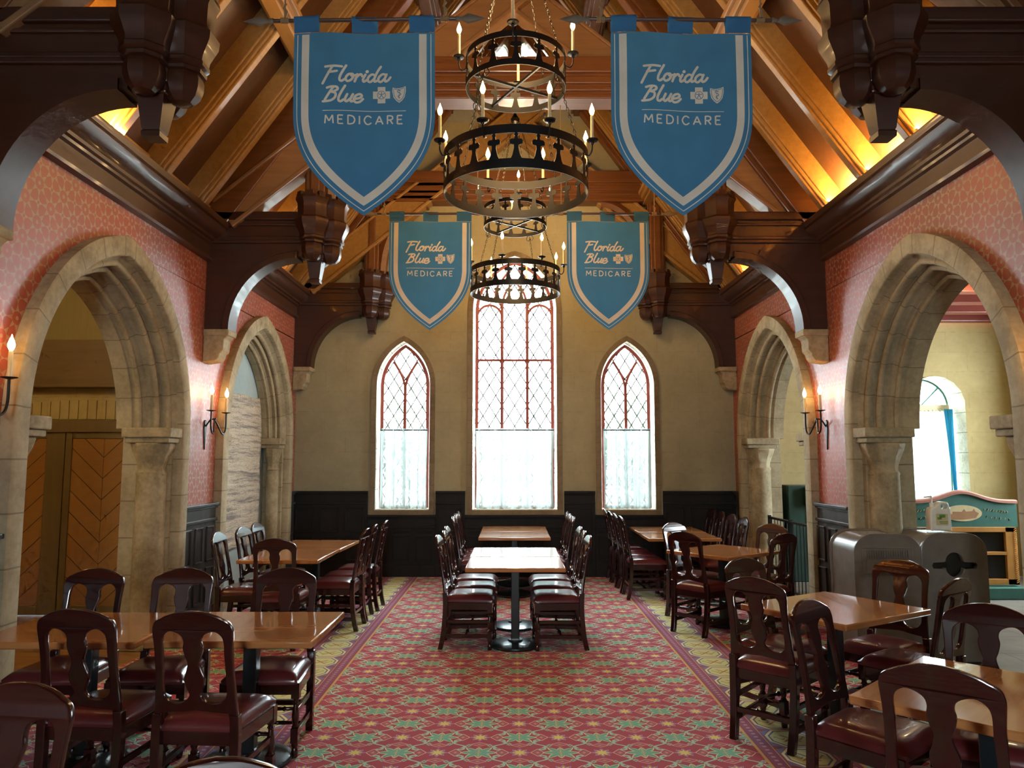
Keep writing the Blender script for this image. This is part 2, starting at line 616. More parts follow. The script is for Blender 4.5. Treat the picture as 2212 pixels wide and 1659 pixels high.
# ------------------------------------------------------------------ mesh helpers
class MB:
    def __init__(s):
        s.v, s.f, s.uv, s.mi = [], [], [], []
        s.cur = 0

    def face(s, idx, uv=None):
        s.f.append(tuple(idx))
        s.uv.append(uv)
        s.mi.append(s.cur)

    def vert(s, p):
        s.v.append(tuple(p))
        return len(s.v) - 1

    def box(s, c, d, rot=None):
        """centre, full dims"""
        x, y, z = (q / 2 for q in d)
        pts = [Vector((a * x, b * y, e * z)) for a in (-1, 1) for b in (-1, 1) for e in (-1, 1)]
        if rot is not None:
            pts = [rot @ p for p in pts]
        i = [s.vert(Vector(c) + p) for p in pts]
        for q in ((0, 1, 3, 2), (4, 6, 7, 5), (0, 4, 5, 1), (2, 3, 7, 6), (0, 2, 6, 4), (1, 5, 7, 3)):
            s.face([i[k] for k in q])
        return s

    def box2(s, a, b):
        return s.box([(p + q) / 2 for p, q in zip(a, b)], [abs(q - p) for p, q in zip(a, b)])

    def prism(s, poly, a, b, plane='xz'):
        """extrude 2-D poly between a and b along the third axis"""
        def P(p, t):
            if plane == 'xz': return (p[0], t, p[1])
            if plane == 'yz': return (t, p[0], p[1])
            return (p[0], p[1], t)
        A = [s.vert(P(p, a)) for p in poly]
        B = [s.vert(P(p, b)) for p in poly]
        s.face(A)
        s.face(B[::-1])
        n = len(poly)
        for i in range(n):
            s.face([A[i], B[i], B[(i + 1) % n], A[(i + 1) % n]])
        return s

    def bar(s, p, q, w, h, up=(0, 0, 1)):
        """square bar from p to q"""
        p, q = Vector(p), Vector(q)
        d = (q - p).normalized()
        upv = Vector(up)
        if abs(d.dot(upv)) > .98:
            upv = Vector((0, 1, 0))
        sx = d.cross(upv).normalized()
        uz = sx.cross(d).normalized()
        i = []
        for c in (p, q):
            for a, b in ((-1, -1), (1, -1), (1, 1), (-1, 1)):
                i.append(s.vert(c + sx * (a * w / 2) + uz * (b * h / 2)))
        s.face([i[0], i[1], i[2], i[3]][::-1])
        s.face([i[4], i[5], i[6], i[7]])
        for k in range(4):
            s.face([i[k], i[(k + 1) % 4], i[4 + (k + 1) % 4], i[4 + k]])
        return s

    def tube(s, pts, rad, n=8, caps=True, ell=None):
        pts = [Vector(p) for p in pts]
        rads = rad if isinstance(rad, (list, tuple)) else [rad] * len(pts)
        rings = []
        ref = Vector((0, 0, 1))
        prev = None
        for i, p in enumerate(pts):
            d = (pts[min(i + 1, len(pts) - 1)] - pts[max(i - 1, 0)]).normalized()
            if prev is None:
                a = ref if abs(d.dot(ref)) < .95 else Vector((1, 0, 0))
                sx = d.cross(a).normalized()
            else:
                sx = (prev - d * prev.dot(d)).normalized()
            prev = sx
            sy = d.cross(sx)
            rings.append([s.vert(p + sx * (rads[i] * math.cos(2 * math.pi * k / n)) + sy * (rads[i] * (ell or 1) * math.sin(2 * math.pi * k / n))) for k in range(n)])
        for a, b in zip(rings, rings[1:]):
            for k in range(n):
                s.face([a[k], a[(k + 1) % n], b[(k + 1) % n], b[k]])
        if caps:
            s.face(rings[0][::-1])
            s.face(rings[-1])
        return s

    def lathe(s, prof, c=(0, 0, 0), n=16, phase=0, caps=True, sx=1, sy=1):
        rings = []
        for r, z in prof:
            rings.append([s.vert((c[0] + sx * r * math.cos(phase + 2 * math.pi * k / n), c[1] + sy * r * math.sin(phase + 2 * math.pi * k / n), c[2] + z)) for k in range(n)])
        for a, b in zip(rings, rings[1:]):
            for k in range(n):
                s.face([a[k], a[(k + 1) % n], b[(k + 1) % n], b[k]])
        if caps:
            s.face(rings[0][::-1])
            s.face(rings[-1])
        return s

    def sweep(s, prof, path, closed=False):
        """prof: list of (a,b); path: list of functions? here a list of (origin, A, B) frames"""
        rings = []
        for o, A, B in path:
            rings.append([s.vert(Vector(o) + Vector(A) * a + Vector(B) * b) for a, b in prof])
        n = len(prof)
        for a, b in zip(rings, rings[1:]):
            for k in range(n if closed else n - 1):
                s.face([a[k], a[(k + 1) % n], b[(k + 1) % n], b[k]])
        return s

    def build(s, name, mat, parent=None, smooth=35, bevel=0, loc=None, rot=None):
        me = bpy.data.meshes.new(name)
        me.from_pydata(s.v, [], s.f)
        mats = mat if isinstance(mat, (list, tuple)) else [mat]
        for q in mats:
            me.materials.append(q)
        if len(mats) > 1:
            me.polygons.foreach_set('material_index', s.mi)
        if any(u is not None for u in s.uv):
            ul = me.uv_layers.new(name='uv')
            k = 0
            for fi, f in enumerate(s.f):
                for j in range(len(f)):
                    ul.data[k].uv = s.uv[fi][j] if s.uv[fi] else (0.17, 0.1)
                    k += 1
        me.validate()
        fix_normals(me)
        o = bpy.data.objects.new(name, me)
        col.objects.link(o)
        if smooth:
            me.polygons.foreach_set('use_smooth', [True] * len(me.polygons))
            me.set_sharp_from_angle(angle=R(smooth))
        if bevel:
            b = o.modifiers.new('bevel', 'BEVEL')
            b.width = bevel
            b.segments = 2
            b.limit_method = 'ANGLE'
            b.angle_limit = R(40)
        if parent:
            o.parent = parent
        if loc:
            o.location = loc
        if rot:
            o.rotation_euler = rot
        return o


import bmesh
def fix_normals(me):
    bm = bmesh.new()
    bm.from_mesh(me)
    bmesh.ops.recalc_face_normals(bm, faces=bm.faces)
    bm.to_mesh(me)
    bm.free()


def tag(o, label=None, cat=None, group=None, kind=None):
    if label: o['label'] = label
    if cat: o['category'] = cat
    if group: o['group'] = group
    if kind: o['kind'] = kind
    return o


def empty(name, loc=(0, 0, 0), rz=0, label=None, cat=None, group=None):
    o = bpy.data.objects.new(name, None)
    o.empty_display_size = .1
    o.location = loc
    o.rotation_euler = (0, 0, rz)
    col.objects.link(o)
    return tag(o, label, cat, group)


def struct(o):
    o['kind'] = 'structure'
    return o


def copy_tree(o, parent=None):
    c = o.copy()
    col.objects.link(c)
    c.parent = parent
    for ch in list(o.children):
        copy_tree(ch, c)
    return c


def catmull(pts, n=6, closed=False):
    out = []
    N = len(pts)
    rng = range(N if closed else N - 1)
    for i in rng:
        if closed:
            p0, p1, p2, p3 = pts[i - 1], pts[i], pts[(i + 1) % N], pts[(i + 2) % N]
        else:
            p0, p1, p2, p3 = pts[max(i - 1, 0)], pts[i], pts[i + 1], pts[min(i + 2, N - 1)]
        for k in range(n):
            t = k / n
            out.append(tuple(.5 * ((2 * b) + (-a + c) * t + (2 * a - 5 * b + 4 * c - d) * t * t + (-a + 3 * b - 3 * c + d) * t ** 3) for a, b, c, d in zip(p0, p1, p2, p3)))
    if not closed:
        out.append(tuple(pts[-1]))
    return out


def shape2d(outlines, thick, bevel=0.0, res=1):
    """2-D outlines with holes -> mesh in the x,z plane, thickness along y"""
    cu = bpy.data.curves.new('tmp', 'CURVE')
    cu.dimensions = '2D'
    cu.fill_mode = 'BOTH'
    cu.extrude = thick / 2 - bevel
    cu.bevel_depth = bevel
    cu.bevel_resolution = res
    cu.offset = -bevel
    for pts in outlines:
        sp = cu.splines.new('POLY')
        sp.points.add(len(pts) - 1)
        for p, q in zip(sp.points, pts):
            p.co = (q[0], q[1], 0, 1)
        sp.use_cyclic_u = True
    o = bpy.data.objects.new('tmp', cu)
    col.objects.link(o)
    dg = bpy.context.evaluated_depsgraph_get()
    me = bpy.data.meshes.new_from_object(o.evaluated_get(dg))
    bpy.data.objects.remove(o)
    for v in me.vertices:
        x, y, z = v.co
        v.co = (x, -z, y)
    return me


def mesh_obj(name, me, mat, parent=None, smooth=40):
    me.name = name
    me.materials.clear()
    me.materials.append(mat)
    me.polygons.foreach_set('use_smooth', [True] * len(me.polygons))
    me.set_sharp_from_angle(angle=R(smooth))
    o = bpy.data.objects.new(name, me)
    col.objects.link(o)
    if parent: o.parent = parent
    return o


# ------------------------------------------------------------------ room geometry
XL, XR, YB = -3.22, 3.30, 11.15
WT = .45
YN = -3.2
SPR, HW, RISE = 1.98, 1.30, 1.54
RAD = (HW * HW + RISE * RISE) / (2 * HW)
OFF = RAD - HW
ARCH_Y = (6.02, 9.47)
ARCH_YR = (5.96, 9.43)
APEX = 8.85
EAVE = 4.30


def arch_half(z, hw=HW, rise=RISE, spr=SPR, inset=0.):
    """half width of a pointed arch at height z, inset inward"""
    rad = (hw * hw + rise * rise) / (2 * hw)
    off = rad - hw
    if z <= spr:
        return hw - inset
    q = (rad - inset) ** 2 - (z - spr) ** 2
    return max(0., math.sqrt(max(q, 0)) - off)


def strips(mb, put, zs, edges):
    """zs: z levels, edges(z)->list of [h0,h1] solid intervals, same count in a row"""
    for za, zb in zip(zs, zs[1:]):
        ea = edges(za + 1e-5)
        eb = edges(zb - 1e-5)
        for (a0, a1), (b0, b1) in zip(ea, eb):
            if max(a1 - a0, b1 - b0) < 1e-4:
                continue
            put(mb, a0, a1, b0, b1, za, zb)


def wall_strips(name, mat, zs, edges, plane, t0, t1, parent=None):
    mb = MB()
    def put(mb, a0, a1, b0, b1, za, zb):
        mb.prism([(a0, za), (a1, za), (b1, zb), (b0, zb)], t0, t1, plane)
    strips(mb, put, zs, edges)
    return mb.build(name, mat, parent, smooth=0)


def holes_to_intervals(h0, h1, holes, z):
    """holes: list of (centre, halfwidth fn, zb, zt) sorted"""
    out = []
    cur = h0
    for c, fn, zb, zt in holes:
        if zb <= z <= zt:
            hw = fn(z)
            out.append([cur, c - hw])
            cur = c + hw
    out.append([cur, h1])
    return out


# floors
mb = MB(); mb.box2((XL, YN, -.1), (XR, YB, 0))
o = struct(mb.build('floor', M['carpet'], smooth=0))
mb = MB(); mb.box2((XL, 2.5, -.12), (-6.3, 8.6, -.005)); mb.box2((XL, 8.6, -.12), (-3.75, YB, -.005))
struct(mb.build('floor_left_aisle', M['plank'], smooth=0))
mb = MB(); mb.box2((XR, 2.5, -.12), (7.7, YB + .1, -.005))
struct(mb.build('floor_right_room', M['slate'], smooth=0))

# side walls with arch openings
zs_arch = [0, SPR] + [SPR + (RISE - .04) * (1 - (1 - k / 14) ** 1.6) for k in range(1, 14)] + [SPR + RISE - .045, 3.9, 4.34]
for side, X0 in (('left', XL), ('right', XR)):
    sg = -1 if side == 'left' else 1
    def fn(z): return arch_half(z, inset=.045)
    hs = [(c, fn, -1, SPR + RISE - .046) for c in (ARCH_Y if sg < 0 else ARCH_YR)]
    o = wall_strips('wall_' + side, M['wallpaper'], zs_arch, lambda z: holes_to_intervals(YN, YB + .05, hs, z), 'yz', X0, X0 + sg * WT)
    struct(o)

# back wall with three windows and a gable
WINS = [(-1.62, .40, 2.80, .66, .955), (.04, .63, 3.95, .82, .955), (1.72, .40, 2.80, .66, .955)]   # centre, half width, spring, rise, sill (stone opening)
zs = sorted(set([0, .955, 2.80, 3.95, EAVE, 7.84, 8.0, 8.2, 8.9] + [2.80 + .66 * (1 - (1 - k / 8) ** 1.6) for k in range(1, 9)] + [3.95 + .82 * (1 - (1 - k / 10) ** 1.6) for k in range(1, 11)] + [8.0 + .2 * k / 4 for k in range(5)]))
def back_edges(z):
    hs = []
    for c, hw, sp, ri, sill in WINS:
        hs.append((c, (lambda z, hw=hw, sp=sp, ri=ri: arch_half(z, hw, ri, sp)), sill, sp + ri))
    gx = 3.9 if z < EAVE + .001 else max(0.0, 3.9 * (1 - (z - EAVE) / (9.8 - EAVE)))
    small = []
    for c in (-.20, .22):
        small.append((c, (lambda z: .145 if z < 8.0 else math.sqrt(max(0, .145 ** 2 - ((z - 8.0) / 1.38) ** 2))), 7.84 - .05, 8.2))
    allh = sorted(hs + small, key=lambda t: t[0])
    return holes_to_intervals(-gx, gx, allh, z)
BW = .40
struct(wall_strips('wall_back', M['olive_plaster'], [q for q in zs if q <= 6.9] + [6.9], back_edges, 'xz', YB, YB + BW))
struct(wall_strips('wall_gable', M['gable_plaster'], [6.9] + [q for q in zs if q > 6.9], back_edges, 'xz', YB, YB + BW))

# rear wall behind the viewer, with an unseen opening added to let in fill light
mb = MB()
mb.box2((XL - .4, YN - .3, 0), (-.45, YN, 4.3)); mb.box2((.45, YN - .3, 0), (XR + .4, YN, 4.3))
mb.box2((-.45, YN - .3, 0), (.45, YN, 1.1)); mb.box2((-.45, YN - .3, 3.1), (.45, YN, 4.3))
mb.prism([(-3.9, 4.3), (3.9, 4.3), (0, 9.8)], YN - .3, YN, 'xz')
struct(mb.build('wall_front', M['olive_plaster'], smooth=0))

# roof boards (two slopes)
for side, sg in (('left', -1), ('right', 1)):
    mb = MB()
    p0 = (sg * 3.62, 4.40 - .42 * 1.4 + .02); p1 = (0.0, 4.40 + 3.2 * 1.4 + .02)
    n = Vector((1.4 * sg, 1)).normalized() * .06
    mb.prism([p0, p1, (p1[0], p1[1] + .1), (p0[0] + n[0], p0[1] + n[1])], YN - .3, YB + .5, 'xz')
    struct(mb.build('ceiling_' + side, M['boards'], smooth=0))

# aisle shells ----------------------------------------------------
mb = MB()
mb.box2((-6.3, 8.5, 3.02), (XL - WT, 8.62, 4.0))
struct(mb.build('wall_left_aisle_upper', M['olive_boards'], smooth=0))
mb = MB()
mb.box2((-6.3, 8.5, 2.13), (XL - WT, 8.62, 2.52))
mb.box2((-6.3, 8.52, 0), (-6.02, 8.62, 2.13)); mb.box2((-4.02, 8.5, 0), (XL - WT, 8.62, 2.13))
struct(mb.build('wall_left_aisle_end', M['yellow_plaster'], smooth=0))
mb = MB()
mb.box2((-6.42, 2.4, 0), (-6.3, 8.62, 4.0)); mb.box2((-6.3, 2.4, 0), (XL - WT, 2.5, 4.0))
struct(mb.build('wall_left_aisle', M['yellow_plaster'], smooth=0))
mb = MB(); mb.box2((-6.42, 2.4, 4.0), (XL - WT + .02, 8.62, 4.1)); mb.box2((-4.2, 8.62, 4.0), (XL - WT + .02, YB + .3, 4.1))
struct(mb.build('ceiling_left_aisle', M['white_ceiling'], smooth=0))
mb = MB(); mb.box2((-3.68, 8.05, 0), (-3.49, 10.95, 3.9))
struct(mb.build('wall_niche', M['blue_plaster'], smooth=0))

# lintel over the doors
mb = MB(); mb.box2((-6.3, 8.36, 2.53), (XL - WT, 8.5, 3.04)); mb.box2((-6.3, 8.33, 2.50), (XL - WT, 8.5, 2.54))
struct(mb.build('trim_1', wood('brown_lintel', (.17, .105, .040), (.12, .07, .026), .5, 0, axis=0), smooth=0, bevel=.006))

# right room
RXW = 7.6
mb = MB()
def rr_edges(z):
    fn = lambda z: .44 if z < 2.5 else math.sqrt(max(0, .44 ** 2 - (z - 2.5) ** 2))
    return holes_to_intervals(XR + WT - .05, RXW, [(6.31, fn, .98, 2.94)], z)
zz_ = [0, .98, 2.5] + [2.5 + .44 * math.sin(R(a)) for a in range(10, 91, 10)] + [3.75]
struct(wall_strips('wall_right_room_end', M['yellow_plaster'], zz_, rr_edges, 'xz', YB, YB + .62))
mb = MB()
mb.box2((RXW, 2.4, 0), (RXW + .3, YB + .6, 1.3)); mb.box2((RXW, 2.4, 3.1), (RXW + .3, YB + .6, 4.1))
mb.box2((RXW, 2.4, 1.3), (RXW + .3, 8.5, 3.1)); mb.box2((RXW, 9.9, 1.3), (RXW + .3, YB + .6, 3.1))
mb.box2((XR + WT, 2.4, 0), (RXW, 2.5, 4.1))
struct(mb.build('wall_right_room', M['yellow_plaster'], smooth=0))
mb = MB(); mb.box2((XR + WT - .02, 2.4, 4.05), (RXW + .3, YB + .6, 4.15))
struct(mb.build('ceiling_right_room', M['white_ceiling'], smooth=0))
M['red_beam'] = wood('oxblood_beam', (.17, .030, .020), (.11, .020, .014), .4, .1, axis=0)
for k, y in enumerate((11.0, 10.35, 9.7, 9.05, 8.4, 7.75, 7.1, 6.45)):
    mb = MB()
    mb.box2((XR + WT - .03, y - .09, 3.73), (RXW, y + .09, 4.05))
    mb.box2((XR + WT - .03, y - .13, 3.96), (RXW, y + .13, 4.05))
    o = mb.build('ceiling_beam', M['red_beam'], smooth=0, bevel=.008)
    if k == 0: order = 'resting against the yellow end wall'
    else: order = ['', 'second', 'third', 'fourth', 'fifth', 'sixth', 'seventh', 'eighth'][k] + ' from the yellow end wall'
    tag(o, 'oxblood red ceiling beam in the right room, ' + order, 'beam', 'red ceiling beams of the right room')

# ------------------------------------------------------------------ cornice along the side walls
PROF = [(0, 3.775), (.055, 3.785), (.06, 3.81), (.035, 3.825), (.03, 3.95), (.055, 3.965), (.06, 3.985), (.085, 3.995), (.09, 4.02), (.11, 4.03),
        (.15, 4.05), (.18, 4.09), (.19, 4.12), (.215, 4.13), (.225, 4.165), (.225, 4.185), (0, 4.185)]
for i, (side, X0, sg) in enumerate((('left', XL, 1), ('right', XR, -1))):
    mb = MB()
    mb.prism([(X0 + sg * a, z) for a, z in PROF], YN, YB, 'xz')
    struct(mb.build('trim_%d' % (i + 2), M['dark_y'], smooth=30))
    # honey boarding above the cornice
    mb = MB()
    mb.box2((X0, YN, 4.185), (X0 + sg * .03, YB, 4.37))
    struct(mb.build('trim_%d' % (i + 4), M['honey_y'], smooth=0, bevel=.004))

# ------------------------------------------------------------------ stone arches
def arch_point(r, t):
    """t in 0..1 from spring to apex, at inset r -> (halfwidth, z)"""
    rad = RAD - r
    tha = math.acos(OFF / rad)
    th = tha * t
    return rad * math.cos(th) - OFF, SPR + rad * math.sin(th)


def make_arch(X0, sg, yc, label, ds=1.0):
    """sg: +1 when the room lies towards +x"""
    root = empty('stone_arch', (X0, yc, 0), 0, label, 'arch', 'pointed stone arches in the side walls')
    NA = 22
    def ring(mb, prof, low=True, zlow=0.0):
        for sd in (-1, 1):
            path = []
            L = 0
            lv = ([(None, zlow), (None, SPR)] if low else []) + [(k / NA, None) for k in range(0 if not low else 1, NA + 1)]
            rows = []
            for t, z in lv:
                row = []
                for r, d in prof:
                    if t is None:
                        h, zz = HW - r, z
                    else:
                        h, zz = arch_point(r, t)
                    row.append(mb.vert((sg * (d if d > -.03 else -.03 + (d + .03) * ds), sd * h, zz)))
                if rows:
                    a = Vector(mb.v[rows[-1][0][0]]); b = Vector(mb.v[row[0]])
                    L += (a - b).length
                rows.append((row, L))
            for (ra, la), (rb, lb) in zip(rows, rows[1:]):
                for k in range(len(prof) - 1):
                    mb.face([ra[k], ra[k + 1], rb[k + 1], rb[k]], [(la, k * .1), (la, k * .1 + .1), (lb, k * .1 + .1), (lb, k * .1)])
    mb = MB()
    ring(mb, [(0, 0), (0, .085), (.012, .09), (.148, .09), (.16, .078), (.16, 0), (.16, -.06), (.05, -.06), (0, 0)])
    mb.build('voussoir_ring', M['stone'], root, smooth=50)
    # moulded orders
    prof = [(.158, .03), (.172, .012)]
    def roll(r, d, rad, a0, a1, n=5):
        return [(r + rad * math.cos(R(a0 + (a1 - a0) * k / n)), d + rad * math.sin(R(a0 + (a1 - a0) * k / n))) for k in range(n + 1)]
    prof += [(.185, -.01)] + roll(.215, -.035, .028, 135, -30)
    prof += [(.235, -.075), (.225, -.10)] + roll(.262, -.125, .03, 150, -30)
    prof += [(.275, -.17), (.28, -.20), (.305, -.215), (.31, -.235)] + roll(.335, -.25, .022, 150, -60)
    prof += [(.345, -.30), (.36, -.31), (.36, -.45), (.10, -.45)]
    mb = MB()
    ring(mb, prof, low=False)
    mb.build('moulded_archivolt', M['stone'], root, smooth=40)
    # jambs below the springing and the engaged columns
    for sd in (-1, 1):
        mb = MB()
        dj = -.45 * ds - (.03 * (1 - ds))
        pl = [(HW - .02, .0), (HW - .22, .0), (HW - .22, dj), (HW - .02, dj)]
        for (h0, d0), (h1, d1) in zip(pl, pl[1:]):
            a = mb.vert((sg * d0, sd * h0, 0)); b = mb.vert((sg * d1, sd * h1, 0))
            c = mb.vert((sg * d1, sd * h1, SPR)); e = mb.vert((sg * d0, sd * h0, SPR))
            mb.face([a, b, c, e], [(0.05, 0), (0.05, 1), (SPR + .05, 1), (SPR + .05, 0)])
        # plinth step
        mb.box2((sg * .01, sd * (HW - .18), 0), (sg * (dj + .01), sd * (HW - .25), .09))
        mb.build('jamb', M['stone'], root, smooth=0)
        cx, cy = -sg * (.15 if ds == 1 else .115), sd * (HW - .25)
        k_ = 1.0 if ds == 1 else .62
        c = empty('column', (0, 0, 0)); c.parent = root
        mb = MB()
        mb.lathe([(.14 * k_, .18), (.138 * k_, .9), (.133 * k_, 1.58)], (cx, cy, 0), 24)
        mb.build('column_shaft', M['stone_plain'], c)
        mb = MB()
        mb.lathe([(.13, 1.545), (.155, 1.55), (.16, 1.57), (.145, 1.59), (.14, 1.61), (.148, 1.66), (.17, 1.72), (.20, 1.78), (.215, 1.83), (.215, 1.85)], (cx, cy, 0), 8, R(22.5), sx=.92 * k_, sy=.80)
        mb.box((cx, cy + sd * .02, 1.875), (.41 * k_, .32, .05))
        mb.box((cx, cy + sd * .02, 1.945), (.455 * k_, .36, .09))
        mb.build('column_capital', M['stone_plain'], c, smooth=30, bevel=.010)
        mb = MB()
        mb.lathe([(.19, 0), (.19, .07), (.175, .075), (.195, .095), (.195, .115), (.165, .13), (.16, .145), (.172, .16), (.165, .178), (.14, .19)], (cx, cy, 0), 24, sx=k_, sy=k_)
        mb.box((cx, cy + sd * .02, .03), (.42 * k_, .40, .06))
        mb.build('column_base', M['stone_plain'], c, smooth=30)
    return root


make_arch(XL, 1, ARCH_Y[0], 'large pointed stone arch on the left, opening to the chevron doors')
make_arch(XL, 1, ARCH_Y[1], 'pointed stone arch at far left, framing the hanging rag rug', .55)
make_arch(XR, -1, ARCH_YR[0], 'large pointed stone arch on the right, litter bins standing in it')
make_arch(XR, -1, ARCH_YR[1], 'pointed stone arch at far right, with an iron railing across it')

# ------------------------------------------------------------------ wainscot
def panel_run(mb, a, b, top, put_box):
    """put_box(u0,u1,z0,z1,depth)"""
    put_box(a, b, 0, top - .02, .03)
    put_box(a, b, 0, .17, .05)
    put_box(a, b, top - .03, top, .075)
    put_box(a, b, top - .055, top - .03, .05)
    put_box(a, b, top - .19, top - .16, .055)
    n = max(1, round((b - a) / .33))
    wd = (b - a) / n
    for k in range(n):
        u0, u1 = a + k * wd + .045, a + (k + 1) * wd - .045
        for z0, z1 in ((.23, .58), (.64, top - .24)):
            t = .018
            put_box(u0, u1, z0, z0 + t, .047); put_box(u0, u1, z1 - t, z1, .047)
            put_box(u0, u0 + t, z0, z1, .047); put_box(u1 - t, u1, z0, z1, .047)


mb = MB()
def pb(u0, u1, z0, z1, d): mb.box2((u0, YB - d, z0), (u1, YB, z1))
edges = [XL, -1.62 - .50, -1.62 + .50, .04 - .73, .04 + .73, 1.72 - .50, 1.72 + .50, XR]
for i in range(7):
    a, b = edges[i], edges[i + 1]
    panel_run(mb, a, b, 1.235 if i % 2 == 0 else .89, pb)
struct(mb.build('trim_6', M['wains'], smooth=0, bevel=.004))

for side, X0, sg, segs in (('left', XL, 1, ((2.0, 4.72), (7.32, 8.17), (10.77, 11.08))), ('right', XR, -1, ((2.0, 4.72), (7.32, 8.17), (10.77, 11.08)))):
    mb = MB()
    def pb(u0, u1, z0, z1, d): mb.box2((X0, u0, z0), (X0 + sg * d, u1, z1))
    for a, b in segs:
        panel_run(mb, a, b, 1.24, pb)
    struct(mb.build('trim_%d' % (7 if side == 'left' else 8), M['wains_side'], smooth=0, bevel=.004))

# ------------------------------------------------------------------ windows
def frame_path(mb, pts, w, d, y):
    """flat moulded strip following (x,z) points, width w in the plane, depth d along y"""
    n = len(pts)
    rows = []
    for i, p in enumerate(pts):
        a = Vector(pts[max(i - 1, 0)]); b = Vector(pts[min(i + 1, n - 1)])
        t = (b - a).normalized()
        nn = Vector((-t[1], t[0])) * (w / 2)
        q = Vector(p)
        rows.append([mb.vert((q[0] + nn[0], y - d / 2, q[1] + nn[1])), mb.vert((q[0] + nn[0] * .4, y - d / 2 - .008, q[1] + nn[1] * .4)),
                     mb.vert((q[0] - nn[0] * .4, y - d / 2 - .008, q[1] - nn[1] * .4)), mb.vert((q[0] - nn[0], y - d / 2, q[1] - nn[1])),
                     mb.vert((q[0] - nn[0], y + d / 2, q[1] - nn[1])), mb.vert((q[0] + nn[0], y + d / 2, q[1] + nn[1]))])
    for a, b in zip(rows, rows[1:]):
        for k in range(6):
            mb.face([a[k], a[(k + 1) % 6], b[(k + 1) % 6], b[k]])
    mb.face(rows[0]); mb.face(rows[-1][::-1])


def arch_pts(c, hw, spr, rise, n=14, sill=None, inset=0):
    rad = (hw * hw + rise * rise) / (2 * hw)
    off = rad - hw
    tha = math.acos(off / (rad - inset))
    L = []
    for k in range(n + 1):
        th = tha * k / n
        L.append((c - ((rad - inset) * math.cos(th) - off), spr + (rad - inset) * math.sin(th)))
    Rr_ = [(2 * c - x, z) for x, z in L[::-1][1:]]
    pts = L + Rr_
    if sill is not None:
        pts = [(pts[0][0], sill)] + pts + [(pts[-1][0], sill)]
    return pts


def lattice(mb, inside, x0, x1, z0, z1, dw, dh, y, r=.009):
    k = dh / dw
    for sgn in (-1, 1):
        c = z0 - abs(k) * (x1 - x0) - dh
        while c < z1 + k * (x1 - x0) + dh:
            # line z = c + sgn*k*(x-xm)
            seg = None
            N = 90
            xm = (x0 + x1) / 2
            prev = None
            for i in range(N + 1):
                x = x0 + (x1 - x0) * i / N
                z = c + sgn * k * (x - xm)
                if inside(x, z):
                    if seg is None: seg = (x, z)
                    prev = (x, z)
                else:
                    if seg and prev and abs(prev[0] - seg[0]) > .012:
                        mb.tube([(seg[0], y, seg[1]), (prev[0], y, prev[1])], r, 4, caps=False)
                    seg = prev = None
            if seg and prev and abs(prev[0] - seg[0]) > .012:
                mb.tube([(seg[0], y, seg[1]), (prev[0], y, prev[1])], r, 4, caps=False)
            c += dh
    return mb


def stone_surround(mbo, c, hw, spr, rise, sill, w, y0, y1):
    """ring on the wall face around the opening"""
    out = arch_pts(c, hw, spr, rise, 12, sill, -w)
    inn = arch_pts(c, hw, spr, rise, 12, sill, 0)
    L = 0
    rows = []
    for i, (a, b) in enumerate(zip(out, inn)):
        if i: L += (Vector(b) - Vector(inn[i - 1])).length
        rows.append(([mbo.vert((a[0], y0, a[1])), mbo.vert((a[0], y1, a[1])), mbo.vert((b[0], y1, b[1])), mbo.vert((b[0], y0, b[1]))], L))
    for (a, la), (b, lb) in zip(rows, rows[1:]):
        for k in range(4):
            mbo.face([a[k], a[(k + 1) % 4], b[(k + 1) % 4], b[k]], [(la, 0), (la, 1), (lb, 1), (lb, 0)])


def reveal(mbo, c, hw, spr, rise, sill, y0, y1):
    pts = arch_pts(c, hw - .004, spr, rise, 12, sill, 0)
    L = 0
    rows = []
    for i, p in enumerate(pts):
        if i: L += (Vector(p) - Vector(pts[i - 1])).length
        rows.append((mbo.vert((p[0], y0, p[1])), mbo.vert((p[0], y1, p[1])), L))
    for (a, b, l1), (a2, b2, l2) in zip(rows, rows[1:]):
        mbo.face([a, b, b2, a2], [(l1, 0), (l1, 1), (l2, 1), (l2, 0)])


